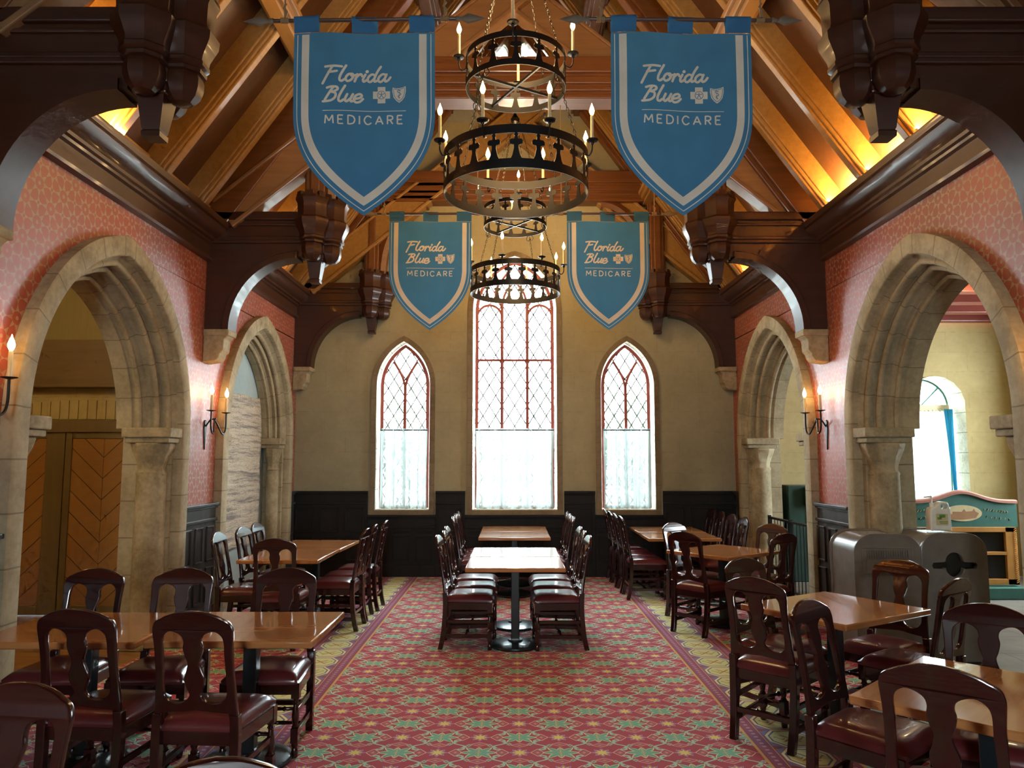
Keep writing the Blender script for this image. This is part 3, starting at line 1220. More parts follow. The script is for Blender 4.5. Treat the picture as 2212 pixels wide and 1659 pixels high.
YG = YB + .20      # plane of the glazing
for wi, (c, hw, spr, rise, sill) in enumerate(WINS):
    win = struct(empty('window_%d' % (wi + 1), (c, YB, sill)))
    # local coordinates: subtract origin
    def P(mbx):
        mbx.v = [(x - c, y - YB, z - sill) for x, y, z in mbx.v]
        return mbx
    mb = MB()
    stone_surround(mb, c, hw, spr, rise, sill, .075, YB + .02, YB - .025)
    mb.box2((c - hw - .075, YB + .02, sill - .075), (c + hw + .075, YB - .03, sill))
    P(mb).build('stone_surround', M['stone_brown'], win, smooth=0)
    mb = MB()
    reveal(mb, c, hw, spr, rise, sill, YB - .02, YB + .40)
    mb.box2((c - hw, YB - .02, sill), (c + hw, YB + .40, sill + .012))
    P(mb).build('stone_reveal', M['stone_light'], win, smooth=0)
    ghw = hw - .055
    mb = MB()
    frame_path(mb, arch_pts(c, ghw, spr, rise * .93, 14, sill + .02), .05, .06, YG)
    frame_path(mb, [(c - ghw, sill + .035), (c + ghw, sill + .035)], .05, .06, YG)
    if wi == 1:
        for sd in (-1, 1):
            x = c + sd * ghw / 3
            zt = spr + .12
            frame_path(mb, [(x, sill), (x, zt)], .045, .06, YG)
            frame_path(mb, [(c - sd * 0 + sd * ghw / 3, zt - .22)] + [(c + sd * (ghw / 3 + (ghw * 2 / 3) * (1 - math.cos(R(a))) / 2), zt - .22 + .20 * math.sin(R(a))) for a in range(0, 181, 15)], .035, .05, YG)
            frame_path(mb, catmull([(x, zt - .05), (x - sd * .05, zt + .17), (c, zt + .36)], 5), .035, .05, YG)
            frame_path(mb, catmull([(x, zt - .05), (x + sd * .10, zt + .20), (c + sd * .06, zt + .55)], 5), .035, .05, YG)
        frame_path(mb, [(c - ghw, 3.20), (c + ghw, 3.20)], .035, .06, YG)
    else:
        frame_path(mb, [(c, sill), (c, spr + .03)], .045, .06, YG)
        for sd in (-1, 1):
            frame_path(mb, catmull([(c, spr - .02), (c + sd * .045, spr + .14), (c + sd * .15, spr + .33), (c + sd * .19, spr + .37)], 5), .035, .05, YG)
    P(mb).build('window_frame', M['red_frame'], win, smooth=30)
    # lattice cames
    ins = lambda x, z: (sill + .05 < z < spr + rise) and abs(x - c) < arch_half(z, ghw, rise * .93, spr) - .01
    nlt = 3 if wi == 1 else 2
    dw = 2 * ghw / nlt / 2.0
    mb = MB()
    lattice(mb, ins, c - ghw, c + ghw, sill, spr + rise, dw, dw * 1.62, YG)
    P(mb).build('lead_lattice', M['lead'], win, smooth=0)
    mb = MB()
    pts = arch_pts(c, ghw, spr, rise * .93, 12, sill)
    mb.face([mb.vert((x, YG + .012, z)) for x, z in pts])
    P(mb).build('glass_pane', M['glass'], win, smooth=0)
    # cafe curtain
    chw, zt = hw - .045, 2.155
    mb = MB()
    nx_, nz_ = 90, 26
    rnd = random.Random(wi + 3)
    ph = [rnd.uniform(0, 6) for _ in range(6)]
    rows = []
    for j in range(nz_ + 1):
        t = j / nz_
        z = zt - (zt - sill - .02) * t
        row = []
        for i in range(nx_ + 1):
            uu = i / nx_
            s_ = uu * 2 - 1
            amp = .010 + .018 * min(1, t * 3)
            wv = math.sin(uu * 58 + ph[0] + math.sin(t * 2 + ph[1]) * .8) * .6 + math.sin(uu * 31 + ph[2] + t * 1.4) * .5 + math.sin(uu * 93 + ph[3]) * (.5 if t < .1 else .2)
            sw = 1 - (.05 * math.sin(t * math.pi) * t)
            row.append(mb.vert((c + s_ * chw * sw, YB + .10 + amp * wv, z + .006 * math.sin(uu * 60 + ph[4]) * (1 if j == nz_ or j == 0 else 0))))
        rows.append(row)
    for a, b in zip(rows, rows[1:]):
        for i in range(nx_):
            mb.face([a[i], a[i + 1], b[i + 1], b[i]])
    which = ('left lancet', 'tall middle', 'right lancet')[wi]
    mb.v = [(x - c, y - YB, z) for x, y, z in mb.v]
    cu = empty('cafe_curtain', (c, YB, 0), 0, 'sheer white cafe curtain across the lower half of the %s window' % which, 'curtain', 'sheer cafe curtains')
    mb.build('curtain_panel', M['sheer'], cu)
    mb = MB()
    mb.tube([(-chw, .10, zt - .02), (chw, .10, zt - .02)], .009, 8)
    mb.build('curtain_rod', M['iron'], cu)

# two small round headed gable windows
for k, c in enumerate((-.20, .22)):
    win = struct(empty('window_%d' % (k + 4), (c, YB, 7.8)))
    mb = MB()
    pts = [(-.145, 0)] + [(-.145 * math.cos(R(a)), .2 + .145 * 1.38 * math.sin(R(a))) for a in range(0, 181, 15)] + [(.145, 0)]
    frame_path(mb, pts, .03, .05, .1)
    mb.build('window_frame', M['white_plastic'], win)
    mb = MB()
    mb.face([mb.vert((x, .11, z)) for x, z in pts])
    mb.build('glass_pane', M['glass'], win, smooth=0)

# right room arched window
c, hw = 6.31, .44
win = struct(empty('window_6', (c, YB, .98)))
semi = [(-hw, 0)] + [(-hw * math.cos(R(a)), 1.52 + hw * math.sin(R(a))) for a in range(0, 181, 10)] + [(hw, 0)]
mb = MB()
L = 0
rows = []
for i, p in enumerate(semi):
    if i: L += (Vector(p) - Vector(semi[i - 1])).length
    rows.append((mb.vert((p[0] * .992, -.015 + .012 * math.sin(i * 3), p[1] - .004)), mb.vert((p[0] * .992, .5, p[1] - .004)), L))
for (a, b, l1), (a2, b2, l2) in zip(rows, rows[1:]):
    mb.face([a, b, b2, a2], [(l1, 0), (l1, 1), (l2, 1), (l2, 0)])
mb.build('stone_reveal', M['stone_light'], win, smooth=0)
mb = MB()
frame_path(mb, semi, .055, .06, .46)
frame_path(mb, [(-hw, 1.50), (hw, 1.50)], .05, .06, .46)
for a in (45, 90, 135):
    frame_path(mb, [(0, 1.52), (hw * math.cos(R(a)), 1.52 + hw * math.sin(R(a)))], .022, .04, .46)
mb.build('window_frame', M['sign_green'], win)
mb = MB()
mb.face([mb.vert((x, .49, z)) for x, z in semi])
mb.build('glass_pane', M['glass'], win, smooth=0)
cu = empty('net_curtain', (c, YB + .36, 0), 0, 'long white net curtain in the round headed window of the right room', 'curtain')
mb = MB()
rows = []
for j in range(2):
    z = 2.46 if j == 0 else 1.0
    rows.append([mb.vert((-.42 + .80 * i / 60, .012 * math.sin(i * 1.3) + .006 * math.sin(i * .6), z)) for i in range(61)])
for i in range(60):
    mb.face([rows[0][i], rows[0][i + 1], rows[1][i + 1], rows[1][i]])
mb.build('curtain_panel', M['sheer'], cu)
mb = MB(); mb.box2((-.42, -.02, 2.44), (.40, .0, 2.53))
for i in range(14): mb.lathe([(.0, -.02), (.018, 0), (.0, .02)], (-.39 + i * .059, -.02, 2.44), 6, caps=False)
mb.build('gathered_heading', M['cream'], cu)
cu = empty('blue_drape', (c, YB + .26, 0), 0, 'narrow bright blue drape hanging at the right edge of the round headed window', 'curtain')
mb = MB()
rows = []
for j in range(13):
    t = j / 12
    z = 2.46 - t * 1.46
    x0 = .27 + .10 * t; x1 = .405
    rows.append([mb.vert((x0 + (x1 - x0) * i / 14, .012 * math.sin(i * 1.8), z)) for i in range(15)])
for a, b in zip(rows, rows[1:]):
    for i in range(14):
        mb.face([a[i], a[i + 1], b[i + 1], b[i]])
mb.build('drape_cloth', M['blue_curtain'], cu)

# ------------------------------------------------------------------ roof timbers
def add_sides(seq):
    return seq

# common rafters
RY = [10.78, 10.0, 9.2, 8.42, 7.28, 6.46, 5.64, 4.98]
ordn = ['first', 'second', 'third', 'fourth', 'fifth', 'sixth', 'seventh', 'eighth', 'ninth']
def roofz(x): return 4.40 + (3.2 - abs(x)) * 1.4
rafter_proto = {}
for side, sg in (('left', -1), ('right', 1)):
    for k, y in enumerate(RY):
        if side not in rafter_proto:
            mb = MB()
            # rafter built in its own frame: origin at foot
            x0, z0 = sg * 3.20, roofz(3.20) - .13
            x1, z1 = sg * .10, roofz(.10) - .13
            p0 = Vector((0, 0, 0)); p1 = Vector((x1 - x0, 0, z1 - z0))
            d = (p1 - p0).normalized()
            nn = Vector((-sg * -d[2], 0, -sg * d[0])) if False else Vector((d[2] * (1 if sg < 0 else -1), 0, -d[0] * (1 if sg < 0 else -1)))
            # nn points into the room (down and inwards)
            L = (p1 - p0).length
            mb.bar(p0 - nn * .02, p1 - nn * .02, .165, .20, up=nn)
            mb.bar(p0 + nn * .095, p1 + nn * .095, .13, .04, up=nn)
            mb.bar(p0 + nn * .125, p1 + nn * .125, .085, .03, up=nn)
            o = mb.build('roof_rafter', M['honey'], smooth=0, bevel=.010)
            o.location = (x0, y, z0)
            rafter_proto[side] = o
        else:
            o = rafter_proto[side].copy()
            col.objects.link(o)
            o.location.y = y
        tag(o, 'honey oak roof rafter on the %s slope, %s out from the far gable wall' % (side, ordn[k]), 'rafter', 'rafters of the %s roof slope' % side)

# purlins
for side, sg in (('left', -1), ('right', 1)):
    for nm, px, pz, lab in (('roof_purlin', 2.05, None, 'lower moulded'), ('roof_purlin', 1.02, None, 'upper moulded')):
        z = roofz(px) - .33
        mb = MB()
        mb.box2((sg * px - .11, 2.2, z - .10), (sg * px + .11, YB, z + .12))
        mb.box2((sg * px - .15, 2.2, z - .03), (sg * px + .15, YB, z + .03))
        mb.box2((sg * px - .07, 2.2, z - .14), (sg * px + .07, YB, z - .10))
        o = mb.build(nm, M['honey_y'] if lab[0] == 'l' else M['dark_y'], smooth=0, bevel=.012)
        tag(o, '%s purlin running the length of the %s roof slope' % (lab, side), 'purlin')


def octa(r0, prof, c, mb, n=8, sx=1, sy=1):
    mb.lathe([(r * r0, z) for r, z in prof], c, n, R(22.5) if n == 8 else 0, sx=sx, sy=sy)


def make_truss(y, label, first=None):
    root = empty('hammer_beam_truss', (.04, y, 0), 0, label, 'truss', 'hammer beam roof trusses')
    T = .17
    half = 3.26
    for sg in (-1, 1):
        # hammer beam: stacked mouldings
        mb = MB()
        xa, xb = sg * half, sg * 2.0
        mb.box2((xa, -T / 2, 4.0), (xb, T / 2, 4.26))
        mb.box2((xa, -T / 2 - .035, 4.22), (xb, T / 2 + .035, 4.31))
        mb.box2((xa, -T / 2 - .02, 4.16), (xb, T / 2 + .02, 4.19))
        mb.box2((xa, -T / 2 - .025, 3.97), (xb, T / 2 + .025, 4.01))
        mb.box2((xa, -T / 2 - .012, 4.01), (xb, T / 2 + .012, 4.05))
        mb.build('hammer_beam', M['dark'], root, smooth=0, bevel=.010)
        # arched bracket below
        xw, xi, zt, zb = sg * half, sg * 2.26, 3.985, 3.04
        pts = [(xw, zb), (xw, zt), (xi, zt), (xi, 3.83)]
        for k in range(0, 15):
            a = R(90 * k / 14)
            # ellipse centred at (2.30, 3.05), from top to right
            pts.append((sg * (2.30 + .72 * math.sin(a)), 3.05 + .78 * math.cos(a)))
        mb = MB()
        mb.prism(pts, -T / 2, T / 2, 'xz')
        mb.build('arched_bracket', M['dark'], root, smooth=25)
        mb = MB()
        path = []
        for k in range(0, 19):
            a = R(90 * k / 18)
            path.append(((sg * (2.30 + .72 * math.sin(a)), 0, 3.05 + .78 * math.cos(a)), (sg * math.sin(a), 0, math.cos(a)), (0, 1, 0)))
        mb.sweep([(-.02, -T / 2 - .03), (.045, -T / 2 - .03), (.06, -T / 2), (.06, T / 2), (.045, T / 2 + .03), (-.02, T / 2 + .03)], path, closed=True)
        mb.build('bracket_moulding', M['dark'], root, smooth=40)
        # pendant
        pen = empty('pendant', (sg * 2.13, 0, 0)); pen.parent = root
        mb = MB()
        mb.box2((-.11, -.11, 3.86), (.11, .11, 4.40))
        mb.box2((-.10, -.10, 3.80), (.10, .10, 3.90))
        mb.build('pendant_block', M['dark'], pen, smooth=0, bevel=.01)
        mb = MB()
        mb.lathe([(.075, 3.56), (.078, 3.59), (.068, 3.60), (.075, 3.61), (.125, 3.86)], (0, 0, 0), 4, R(45))
        mb.build('pendant_drop', M['dark'], pen, smooth=30)
        for (dx, dy) in ((0, -1), (1, 0), (0, 1), (-1, 0)):
            if dx == sg and True:
                continue
            c = (dx * .155, dy * .155, 0)
            q = MB()
            prof = [(.02, 3.765), (.06, 3.775), (.095, 3.81), (.112, 3.86), (.114, 3.91), (.105, 3.94), (.125, 3.945), (.128, 3.965), (.12, 3.975),
                    (.14, 3.99), (.142, 4.01), (.135, 4.02), (.14, 4.05), (.165, 4.10), (.185, 4.14), (.19, 4.19), (.165, 4.215), (.16, 4.24), (.165, 4.36), (.185, 4.40), (.18, 4.43), (.15, 4.43)]
            q.lathe(prof, c, 8, R(22.5))
            for k in range(8):
                a = R(45 * k)
                q.box((c[0] + .150 * math.cos(a), c[1] + .150 * math.sin(a), 4.445), (.045, .07, .055), Matrix.Rotation(a, 3, 'Z'))
            q.build('pendant_bulb', M['dark'], pen, smooth=28)
        # post above the pendant
        mb = MB()
        mb.box2((sg * 2.13 - .10, -.10, 4.38), (sg * 2.13 + .10, .10, 6.1))
        mb.box2((sg * 2.13 - .13, -.05, 4.38), (sg * 2.13 + .13, .05, 6.1))
        mb.box2((sg * 2.13 - .05, -.13, 4.38), (sg * 2.13 + .05, .13, 6.1))
        mb.build('hammer_post', M['mid'], root, smooth=0, bevel=.012)
        # inward curved brace post -> collar
        mb = MB()
        path = []
        for k in range(13):
            a = R(90 * k / 12)
            cx_, cz_ = 1.25, 4.45
            ctr = (sg * (1.30 + .70 * math.cos(a)), 0, 4.45 + 1.10 * math.sin(a))
            path.append((ctr, (sg * math.cos(a), 0, math.sin(a)), (0, 1, 0)))
        mb.sweep([(-.07, -.07), (.0, -.10), (.07, -.07), (.07, .07), (0, .10), (-.07, .07)], path, closed=True)
        mb.build('curved_brace', M['mid'], root, smooth=30)
        # scissor strut from wall plate across the centre
        mb = MB()
        p = Vector((sg * 3.12, 0, 4.30)); q = Vector((-sg * .86, 0, 6.85 + .86 * .81))
        d = (q - p).normalized()
        up = Vector((-d[2] * (1 if d[0] > 0 else -1), 0, abs(d[0])))
        off = Vector((0, sg * .035, 0))
        mb.bar(p + off, q + off, .15, .36, up=up)
        mb.bar(p + off - up * .19, q + off - up * .19, .21, .05, up=up)
        mb.bar(p + off + up * .15, q + off + up * .15, .21, .04, up=up)
        mb.build('scissor_strut', M['honey'] if y > 10 else M['tan_wood'], root, smooth=0, bevel=.010)
        # principal rafter against the boards
        mb = MB()
        p = Vector((sg * 3.20, 0, roofz(3.20) - .16)); q = Vector((sg * .06, 0, roofz(.06) - .16))
        d = (q - p).normalized()
        up = Vector((-sg * -d[2], 0, 0)); up = Vector((d[2] * (-1 if sg < 0 else 1), 0, -d[0] * (-1 if sg < 0 else 1)))
        mb.bar(p, q, .24, .30, up=up)
        mb.bar(p - up * .17, q - up * .17, .15, .06, up=up)
        mb.build('principal_rafter', M['mid'], root, smooth=0, bevel=.012)
    # collar beam, moulded
    mb = MB()
    xe = 2.35
    mb.box2((-xe, -.11, 5.56), (xe, .11, 5.98))
    mb.box2((-xe, -.15, 5.84), (xe, .15, 6.02))
    mb.box2((-xe, -.135, 5.72), (xe, .135, 5.80))
    mb.box2((-xe, -.13, 5.64), (xe, .13, 5.69))
    mb.box2((-xe, -.14, 5.55), (xe, .14, 5.60))
    mb.build('collar_beam', M['mid'], root, smooth=0, bevel=.012)
    mb = MB()
    mb.box2((-.10, -.09, 6.75), (.10, .09, 9.1))
    mb.build('king_post', M['mid'], root, smooth=0, bevel=.012)
    return root


T0 = make_truss(11.05, 'hammer beam roof truss standing against the far windowed wall')
make_truss(7.83, 'hammer beam roof truss above the middle of the hall, behind the large banners')
make_truss(4.22, 'nearest hammer beam roof truss, very dark, crossing both upper corners')

# stone corbels carrying the brackets
def corbel(y, side, label):
    sg = 1 if side == 'left' else -1
    X0 = XL if side == 'left' else XR
    mb = MB()
    prof = [(0, 2.70), (.14, 2.72), (.17, 2.76), (.18, 2.80), (.21, 2.83), (.215, 2.95), (.25, 2.98), (.255, 3.05), (0, 3.05)]
    mb.prism([(sg * a, z) for a, z in prof], -.10, .10, 'xz')
    mb.box2((0, -.12, 2.985), (sg * .27, .12, 3.05))
    o = mb.build('stone_corbel', M['stone_plain'], smooth=0, bevel=.012)
    o.location = (X0, y, 0)
    tag(o, label, 'corbel', 'stone corbels under the roof trusses')

for y, lab in ((11.03, 'stone corbel in the far %s corner, under the end truss'), (7.83, 'stone corbel on the %s wall between the two arches'), (4.22, 'stone corbel at the near %s edge, under the nearest truss')):
    for side in ('left', 'right'):
        corbel(y, side, lab % side)

# cove lamps on the cornice ledge
for side, X0, sg, segs in (('left', XL, 1, ((4.35, 5.7, 34), (8.5, 9.7, 10))), ('right', XR, -1, ((4.6, 7.4, 58), (8.5, 10.0, 10)))):
    for k, (ya, yb, e) in enumerate(segs):
        mb = MB()
        mb.tube([(0, -(yb - ya) / 2, 0), (0, (yb - ya) / 2, 0)], .012, 6)
        lamp = empty('cove_lamp', (X0 + sg * .165, (ya + yb) / 2, 4.205), 0,
                     'warm cove lamp hidden on the %s cornice ledge, %s' % (side, 'nearer bay' if k == 0 else 'far bay'), 'lamp', 'cove lamps on the cornice')
        mb.build('glowing_tube', M['tube'], lamp)
        light('cove_light', 'AREA', (0, 0, .03), e, (1.0, .56, .16), .05, yb - ya, (R(180), R(-30 * sg), 0), parent=lamp)

# ------------------------------------------------------------------ doors in the left aisle
def door_leaf(n, x0, x1, p0, p1, handle_x=None):
    d = struct(empty('door_%d' % n, ((x0 + x1) / 2, 8.46, 0)))
    cx = (x0 + x1) / 2
    mb = MB()
    for a, b, z0, z1 in ((x0, p0, 0, 2.0), (p1, x1, 0, 2.0), (p0, p1, 1.93, 2.0), (p0, p1, 0, .10)):
        mb.box2((a - cx, -.03, z0), (b - cx, .03, z1))
    mb.build('door_frame', M['door_frame'], d, smooth=0, bevel=.006)
    mb = MB()
    w_ = p1 - p0
    mb.box((0, 0, 0), (w_, .03, 1.83))
    o = mb.build('chevron_panel', M['chevron'], d, smooth=0)
    o.location = ((p0 + p1) / 2 - cx, -.002, 1.015)
door_leaf(1, -5.97, -5.012, -5.86, -5.22)
door_leaf(2, -5.005, -4.10, -4.93, -4.22)
mb = MB()
mb.box2((-6.08, 8.40, 2.0), (-4.0, 8.5, 2.14)); mb.box2((-6.08, 8.40, 0), (-5.98, 8.5, 2.0)); mb.box2((-4.09, 8.40, 0), (-4.0, 8.5, 2.0))
mb.box2((-6.0, 8.53, 0), (-4.05, 8.56, 2.13))
struct(mb.build('trim_9', M['door_frame'], smooth=0, bevel=.008))

# flat brick arch relief over the doors
mb = MB()
for k in range(17):
    x = -5.75 + k * .105
    zt = 2.30 + .07 * (1 - ((k - 8) / 8.5) ** 2)
    mb.box2((x, 8.488, 2.15), (x + .095, 8.5, zt))
struct(mb.build('trim_10', M['yellow_plaster'], smooth=0, bevel=.003))
for x, y, e in ((-5.1, 5.6, 24), (-5.0, 3.6, 14)):
    lp = empty('ceiling_lamp', (x, y, 3.98), 0, 'warm ceiling lamp in the left aisle, %s the chevron doors' % ('close to' if y > 5 else 'away from'), 'lamp')
    mb = MB(); mb.lathe([(.14, 0), (.14, -.03), (.11, -.05), (.0, -.055)], (0, 0, 0), 20, caps=False)
    mb.build('lamp_shade', M['shade_glow'], lp)
    light('aisle_light', 'POINT', (0, 0, -.3), e, (1.0, .70, .30), .12, parent=lp)
for x, y, e in ((5.6, 8.7, 9), (5.2, 5.4, 7)):
    lp = empty('ceiling_lamp', (x, y, 4.04), 0, 'warm ceiling lamp in the right room, %s the yellow end wall' % ('close to' if y > 8 else 'away from'), 'lamp')
    mb = MB(); mb.lathe([(.14, 0), (.14, -.03), (.11, -.05), (.0, -.055)], (0, 0, 0), 20, caps=False)
    mb.build('lamp_shade', M['shade_glow'], lp)
    light('room_light', 'POINT', (0, 0, -.4), e, (1.0, .78, .42), .15, parent=lp)

# rag rug
mb = MB()
rows = []
for j in range(41):
    z = -.97 + 1.94 * j / 40
    rows.append([mb.vert((.006 * math.sin(z * 9 + i * .7), -.80 + 1.60 * i / 24 + .006 * math.sin(j * 1.9), z + .012 * math.sin(i * .6))) for i in range(25)])
for a, b in zip(rows, rows[1:]):
    for i in range(24):
        mb.face([a[i], a[i + 1], b[i + 1], b[i]])
o = mb.build('rag_rug', M['rug'])
md = o.modifiers.new('thick', 'SOLIDIFY'); md.thickness = .012
o.location = (-3.475, 9.58, 1.555)
tag(o, 'grey and beige striped rag rug hung on the blue-grey wall inside the far left arch', 'rug')

# ------------------------------------------------------------------ furniture: chair
def make_chair():
    root = empty('dining_chair')
    # seat cushion, domed
    def seat_hw(t): return .194 + .024 * t           # t 0 back .. 1 front
    mb = MB()
    N, K2 = 16, 16
    grid = []
    for j in range(K2 + 1):
        t = j / K2
        y = -.205 + .435 * t
        row = []
        for i in range(N + 1):
            s_ = i / N * 2 - 1
            ex = (1 - abs(s_) ** 5) * (1 - abs(2 * t - 1) ** 5)
            z = .437 + .050 * max(0, ex) ** .45
            rr = 1.0
            fx = s_ * seat_hw(t)
            fy = y + (.012 * (1 - s_ * s_) if j == K2 else 0)
            row.append(mb.vert((fx, fy, z)))
        grid.append(row)
    for a, b in zip(grid, grid[1:]):
        for i in range(N):
            mb.face([a[i], a[i + 1], b[i + 1], b[i]])
    bot = []
    ring = [grid[0][i] for i in range(N + 1)] + [grid[j][N] for j in range(1, K2 + 1)] + [grid[K2][i] for i in range(N - 1, -1, -1)] + [grid[j][0] for j in range(K2 - 1, 0, -1)]
    low = [mb.vert((mb.v[q][0] * .985, mb.v[q][1] * .985, .412)) for q in ring]
    for k in range(len(ring)):
        mb.face([ring[k], ring[(k + 1) % len(ring)], low[(k + 1) % len(ring)], low[k]])
    mb.face(low)
    mb.build('seat', M['vinyl'], root, smooth=70)
    # apron
    mb = MB()
    mb.bar((-.215, .205, .385), (.215, .205, .385), .028, .065)
    mb.bar((-.185, -.19, .385), (.185, -.19, .385), .028, .065)
    for s_ in (-1, 1):
        mb.bar((s_ * .187, -.19, .385), (s_ * .213, .205, .385), .028, .065)
    mb.build('seat_frame', M['chair'], root, smooth=0, bevel=.004)
    # front legs: turned
    for s_ in (-1, 1):
        mb = MB()
        c = (s_ * .205, .198, 0)
        mb.box((c[0], c[1], .375), (.046, .046, .088))
        mb.lathe([(.014, 0), (.019, .005), (.021, .03), (.017, .05), (.015, .055), (.020, .07), (.020, .085)], c, 12)
        mb.box((c[0], c[1], .125), (.042, .042, .082))
        mb.lathe([(.016, .165), (.021, .172), (.014, .185), (.019, .20), (.022, .225), (.0205, .25), (.015, .285), (.013, .295), (.020, .305), (.014, .318), (.02, .333)], c, 12)
        mb.build('leg', M['chair'], root, smooth=35)
    # rear legs, swept back
    for s_ in (-1, 1):
        mb = MB()
        pts = catmull([(s_ * .180, -.250, 0.0), (s_ * .185, -.224, .12), (s_ * .190, -.208, .27), (s_ * .192, -.203, .40), (s_ * .189, -.208, .50)], 3)
        rows = []
        for p in pts:
            rows.append([mb.vert((p[0] + a * .022, p[1] + b * .022, p[2])) for a, b in ((-1, -1), (1, -1), (1, 1), (-1, 1))])
        for a, b in zip(rows, rows[1:]):
            for k in range(4):
                mb.face([a[k], a[(k + 1) % 4], b[(k + 1) % 4], b[k]])
        mb.face(rows[0][::-1]); mb.face(rows[-1])
        mb.build('leg', M['chair'], root, smooth=30, bevel=.004)
    # stretchers
    mb = MB()
    for s_ in (-1, 1):
        mb = MB()
        mb.bar((s_ * .183, -.238, .115), (s_ * .205, .198, .125), .022, .032)
        mb.build('side_stretcher', M['chair'], root, smooth=0, bevel=.003)
        mb = MB()
        mb.bar((s_ * .188, -.212, .245), (s_ * .205, .198, .250), .020, .030)
        mb.build('side_stretcher', M['chair'], root, smooth=0, bevel=.003)
    mb = MB()
    mb.bar((-.186, -.225, .175), (.186, -.222, .175), .020, .032)
    mb.build('rear_stretcher', M['chair'], root, smooth=0, bevel=.003)
    mb = MB()
    prof = [(-.20, .010), (-.15, .010), (-.14, .015), (-.13, .009), (-.08, .012), (-.02, .010), (-.012, .016), (0, .018), (.012, .016), (.02, .010), (.08, .012), (.13, .009), (.14, .015), (.15, .010), (.20, .010)]
    mb.tube([(a, .198, .27) for a, _ in prof], [b for _, b in prof], 10)
    mb.build('turned_stretcher', M['chair'], root, smooth=45)
    mb = MB()
    mb.tube([(a * .98, -.02, .120) for a, _ in prof], [b for _, b in prof], 10)
    mb.build('turned_stretcher', M['chair'], root, smooth=45)
    # back: arched frame with vase splat
    half = [(.206, .47), (.198, .56), (.190, .68), (.189, .80), (.194, .875), (.194, .905), (.184, .935), (.165, .950), (.150, .957), (.12, .972), (.06, .990), (0, .996)]
    o1 = catmull(half, 3)
    outer = o1 + [(-x, z) for x, z in o1[::-1][1:]]
    lower = [(-.206, .47), (-.165, .47), (-.160, .505), (0, .520), (.160, .505), (.165, .47)]
    outer = outer + lower[1:]
    hole = [(.150, .840), (.141, .874), (.112, .896), (.078, .892), (.050, .874), (.042, .846), (.047, .815), (.038, .775), (.028, .745), (.036, .710), (.049, .672),
            (.044, .635), (.029, .605), (.030, .585), (.055, .562), (.100, .556), (.137, .570), (.154, .605), (.153, .70), (.150, .78)]
    h1 = catmull(hole, 3, closed=True)
    h2 = [(-x, z) for x, z in h1]
    me = shape2d([outer, h1, h2], .026, .005)
    for v in me.vertices:
        x, y, z = v.co
        t = max(0, (z - .47) / .53)
        v.co = (x, y - .206 - .105 * t ** 1.15 + .35 * x * x * t, z)
    mesh_obj('backrest', me, M['chair'], root)
    return root


chair0 = make_chair()
first_chair = [True]
def chair(cx, cy, face, label, group, crest=True):
    """cx,cy: where the top of the back stands; face: direction (deg) the sitter looks at, 90 = towards the windows"""
    f = R(face)
    if crest:
        x = cx + .30 * math.cos(f); y = cy + .30 * math.sin(f)
    else:
        x, y = cx, cy
    if first_chair[0]:
        o = chair0
        first_chair[0] = False
    else:
        o = copy_tree(chair0)
    o.location = (x, y, 0)
    o.rotation_euler = (0, 0, f - math.pi / 2)
    tag(o, label, 'chair', group)
    return o


def make_table():
    root = empty('dining_table')
    mb = MB()
    mb.box((0, 0, .731), (.885, .775, .038))
    mb.build('table_top', M['table'], root, smooth=30, bevel=.008)
    mb = MB()
    mb.box((0, 0, .705), (.55, .07, .014)); mb.box((0, 0, .698), (.07, .5, .014))
    mb.build('support_plate', M['pedestal'], root, smooth=0)
    mb = MB()
    mb.box((0, 0, .36), (.076, .076, .68))
    mb.build('pedestal_post', M['pedestal'], root, smooth=0, bevel=.006)
    mb = MB()
    mb.lathe([(.235, 0), (.242, .012), (.238, .024), (.20, .034), (.10, .042), (.07, .046), (.065, .06), (.0, .062)], (0, 0, 0), 40, caps=False)
    mb.build('pedestal_base', M['pedestal'], root, smooth=40)
    return root


table0 = make_table()
tab_first = [True]
def table(x, y, rz, label, group=None, dz=0):
    if tab_first[0]:
        o = table0
        tab_first[0] = False
    else:
        o = copy_tree(table0)
    o.location = (x, y, dz)
    o.rotation_euler = (0, 0, R(rz))
    tag(o, label, 'table', group)
    return o


# centre row
GT = 'tables of the centre row'
table(.03, 7.085, 0, 'square varnished wood table at the near end of the centre row, reflecting the window', GT)
table(.03, 7.87, 180, 'varnished wood table pushed against the nearest centre table, second in the row', GT)
table(.03, 9.66, 0, 'varnished wood table in the centre row, third from the near end', GT)
table(.03, 10.46, 180, 'varnished wood table at the far end of the centre row, under the tall middle window', GT)
GC = 'chairs along the centre tables'
for k, (yl, yr, wh) in enumerate(((7.13, 7.10, 'nearest'), (7.57, 7.56, 'second'), (8.06, 8.03, 'third'), (9.47, 9.45, 'fourth'), (9.94, 9.92, 'fifth'), (10.41, 10.40, 'sixth and farthest'))):
    dx = .0 if k < 3 else .045
    chair(-.69 - dx + (.02 if k == 1 else 0), yl, (-2, 1, -1, 2, 0, 1)[k], 'mahogany chair on the left side of the centre row, %s along' % wh, GC)
    chair(.715 + dx, yr, 180 + (2, -2, 1, 0, 1, -1)[k], 'mahogany dining chair on the right side of the centre row, %s along' % wh, GC)

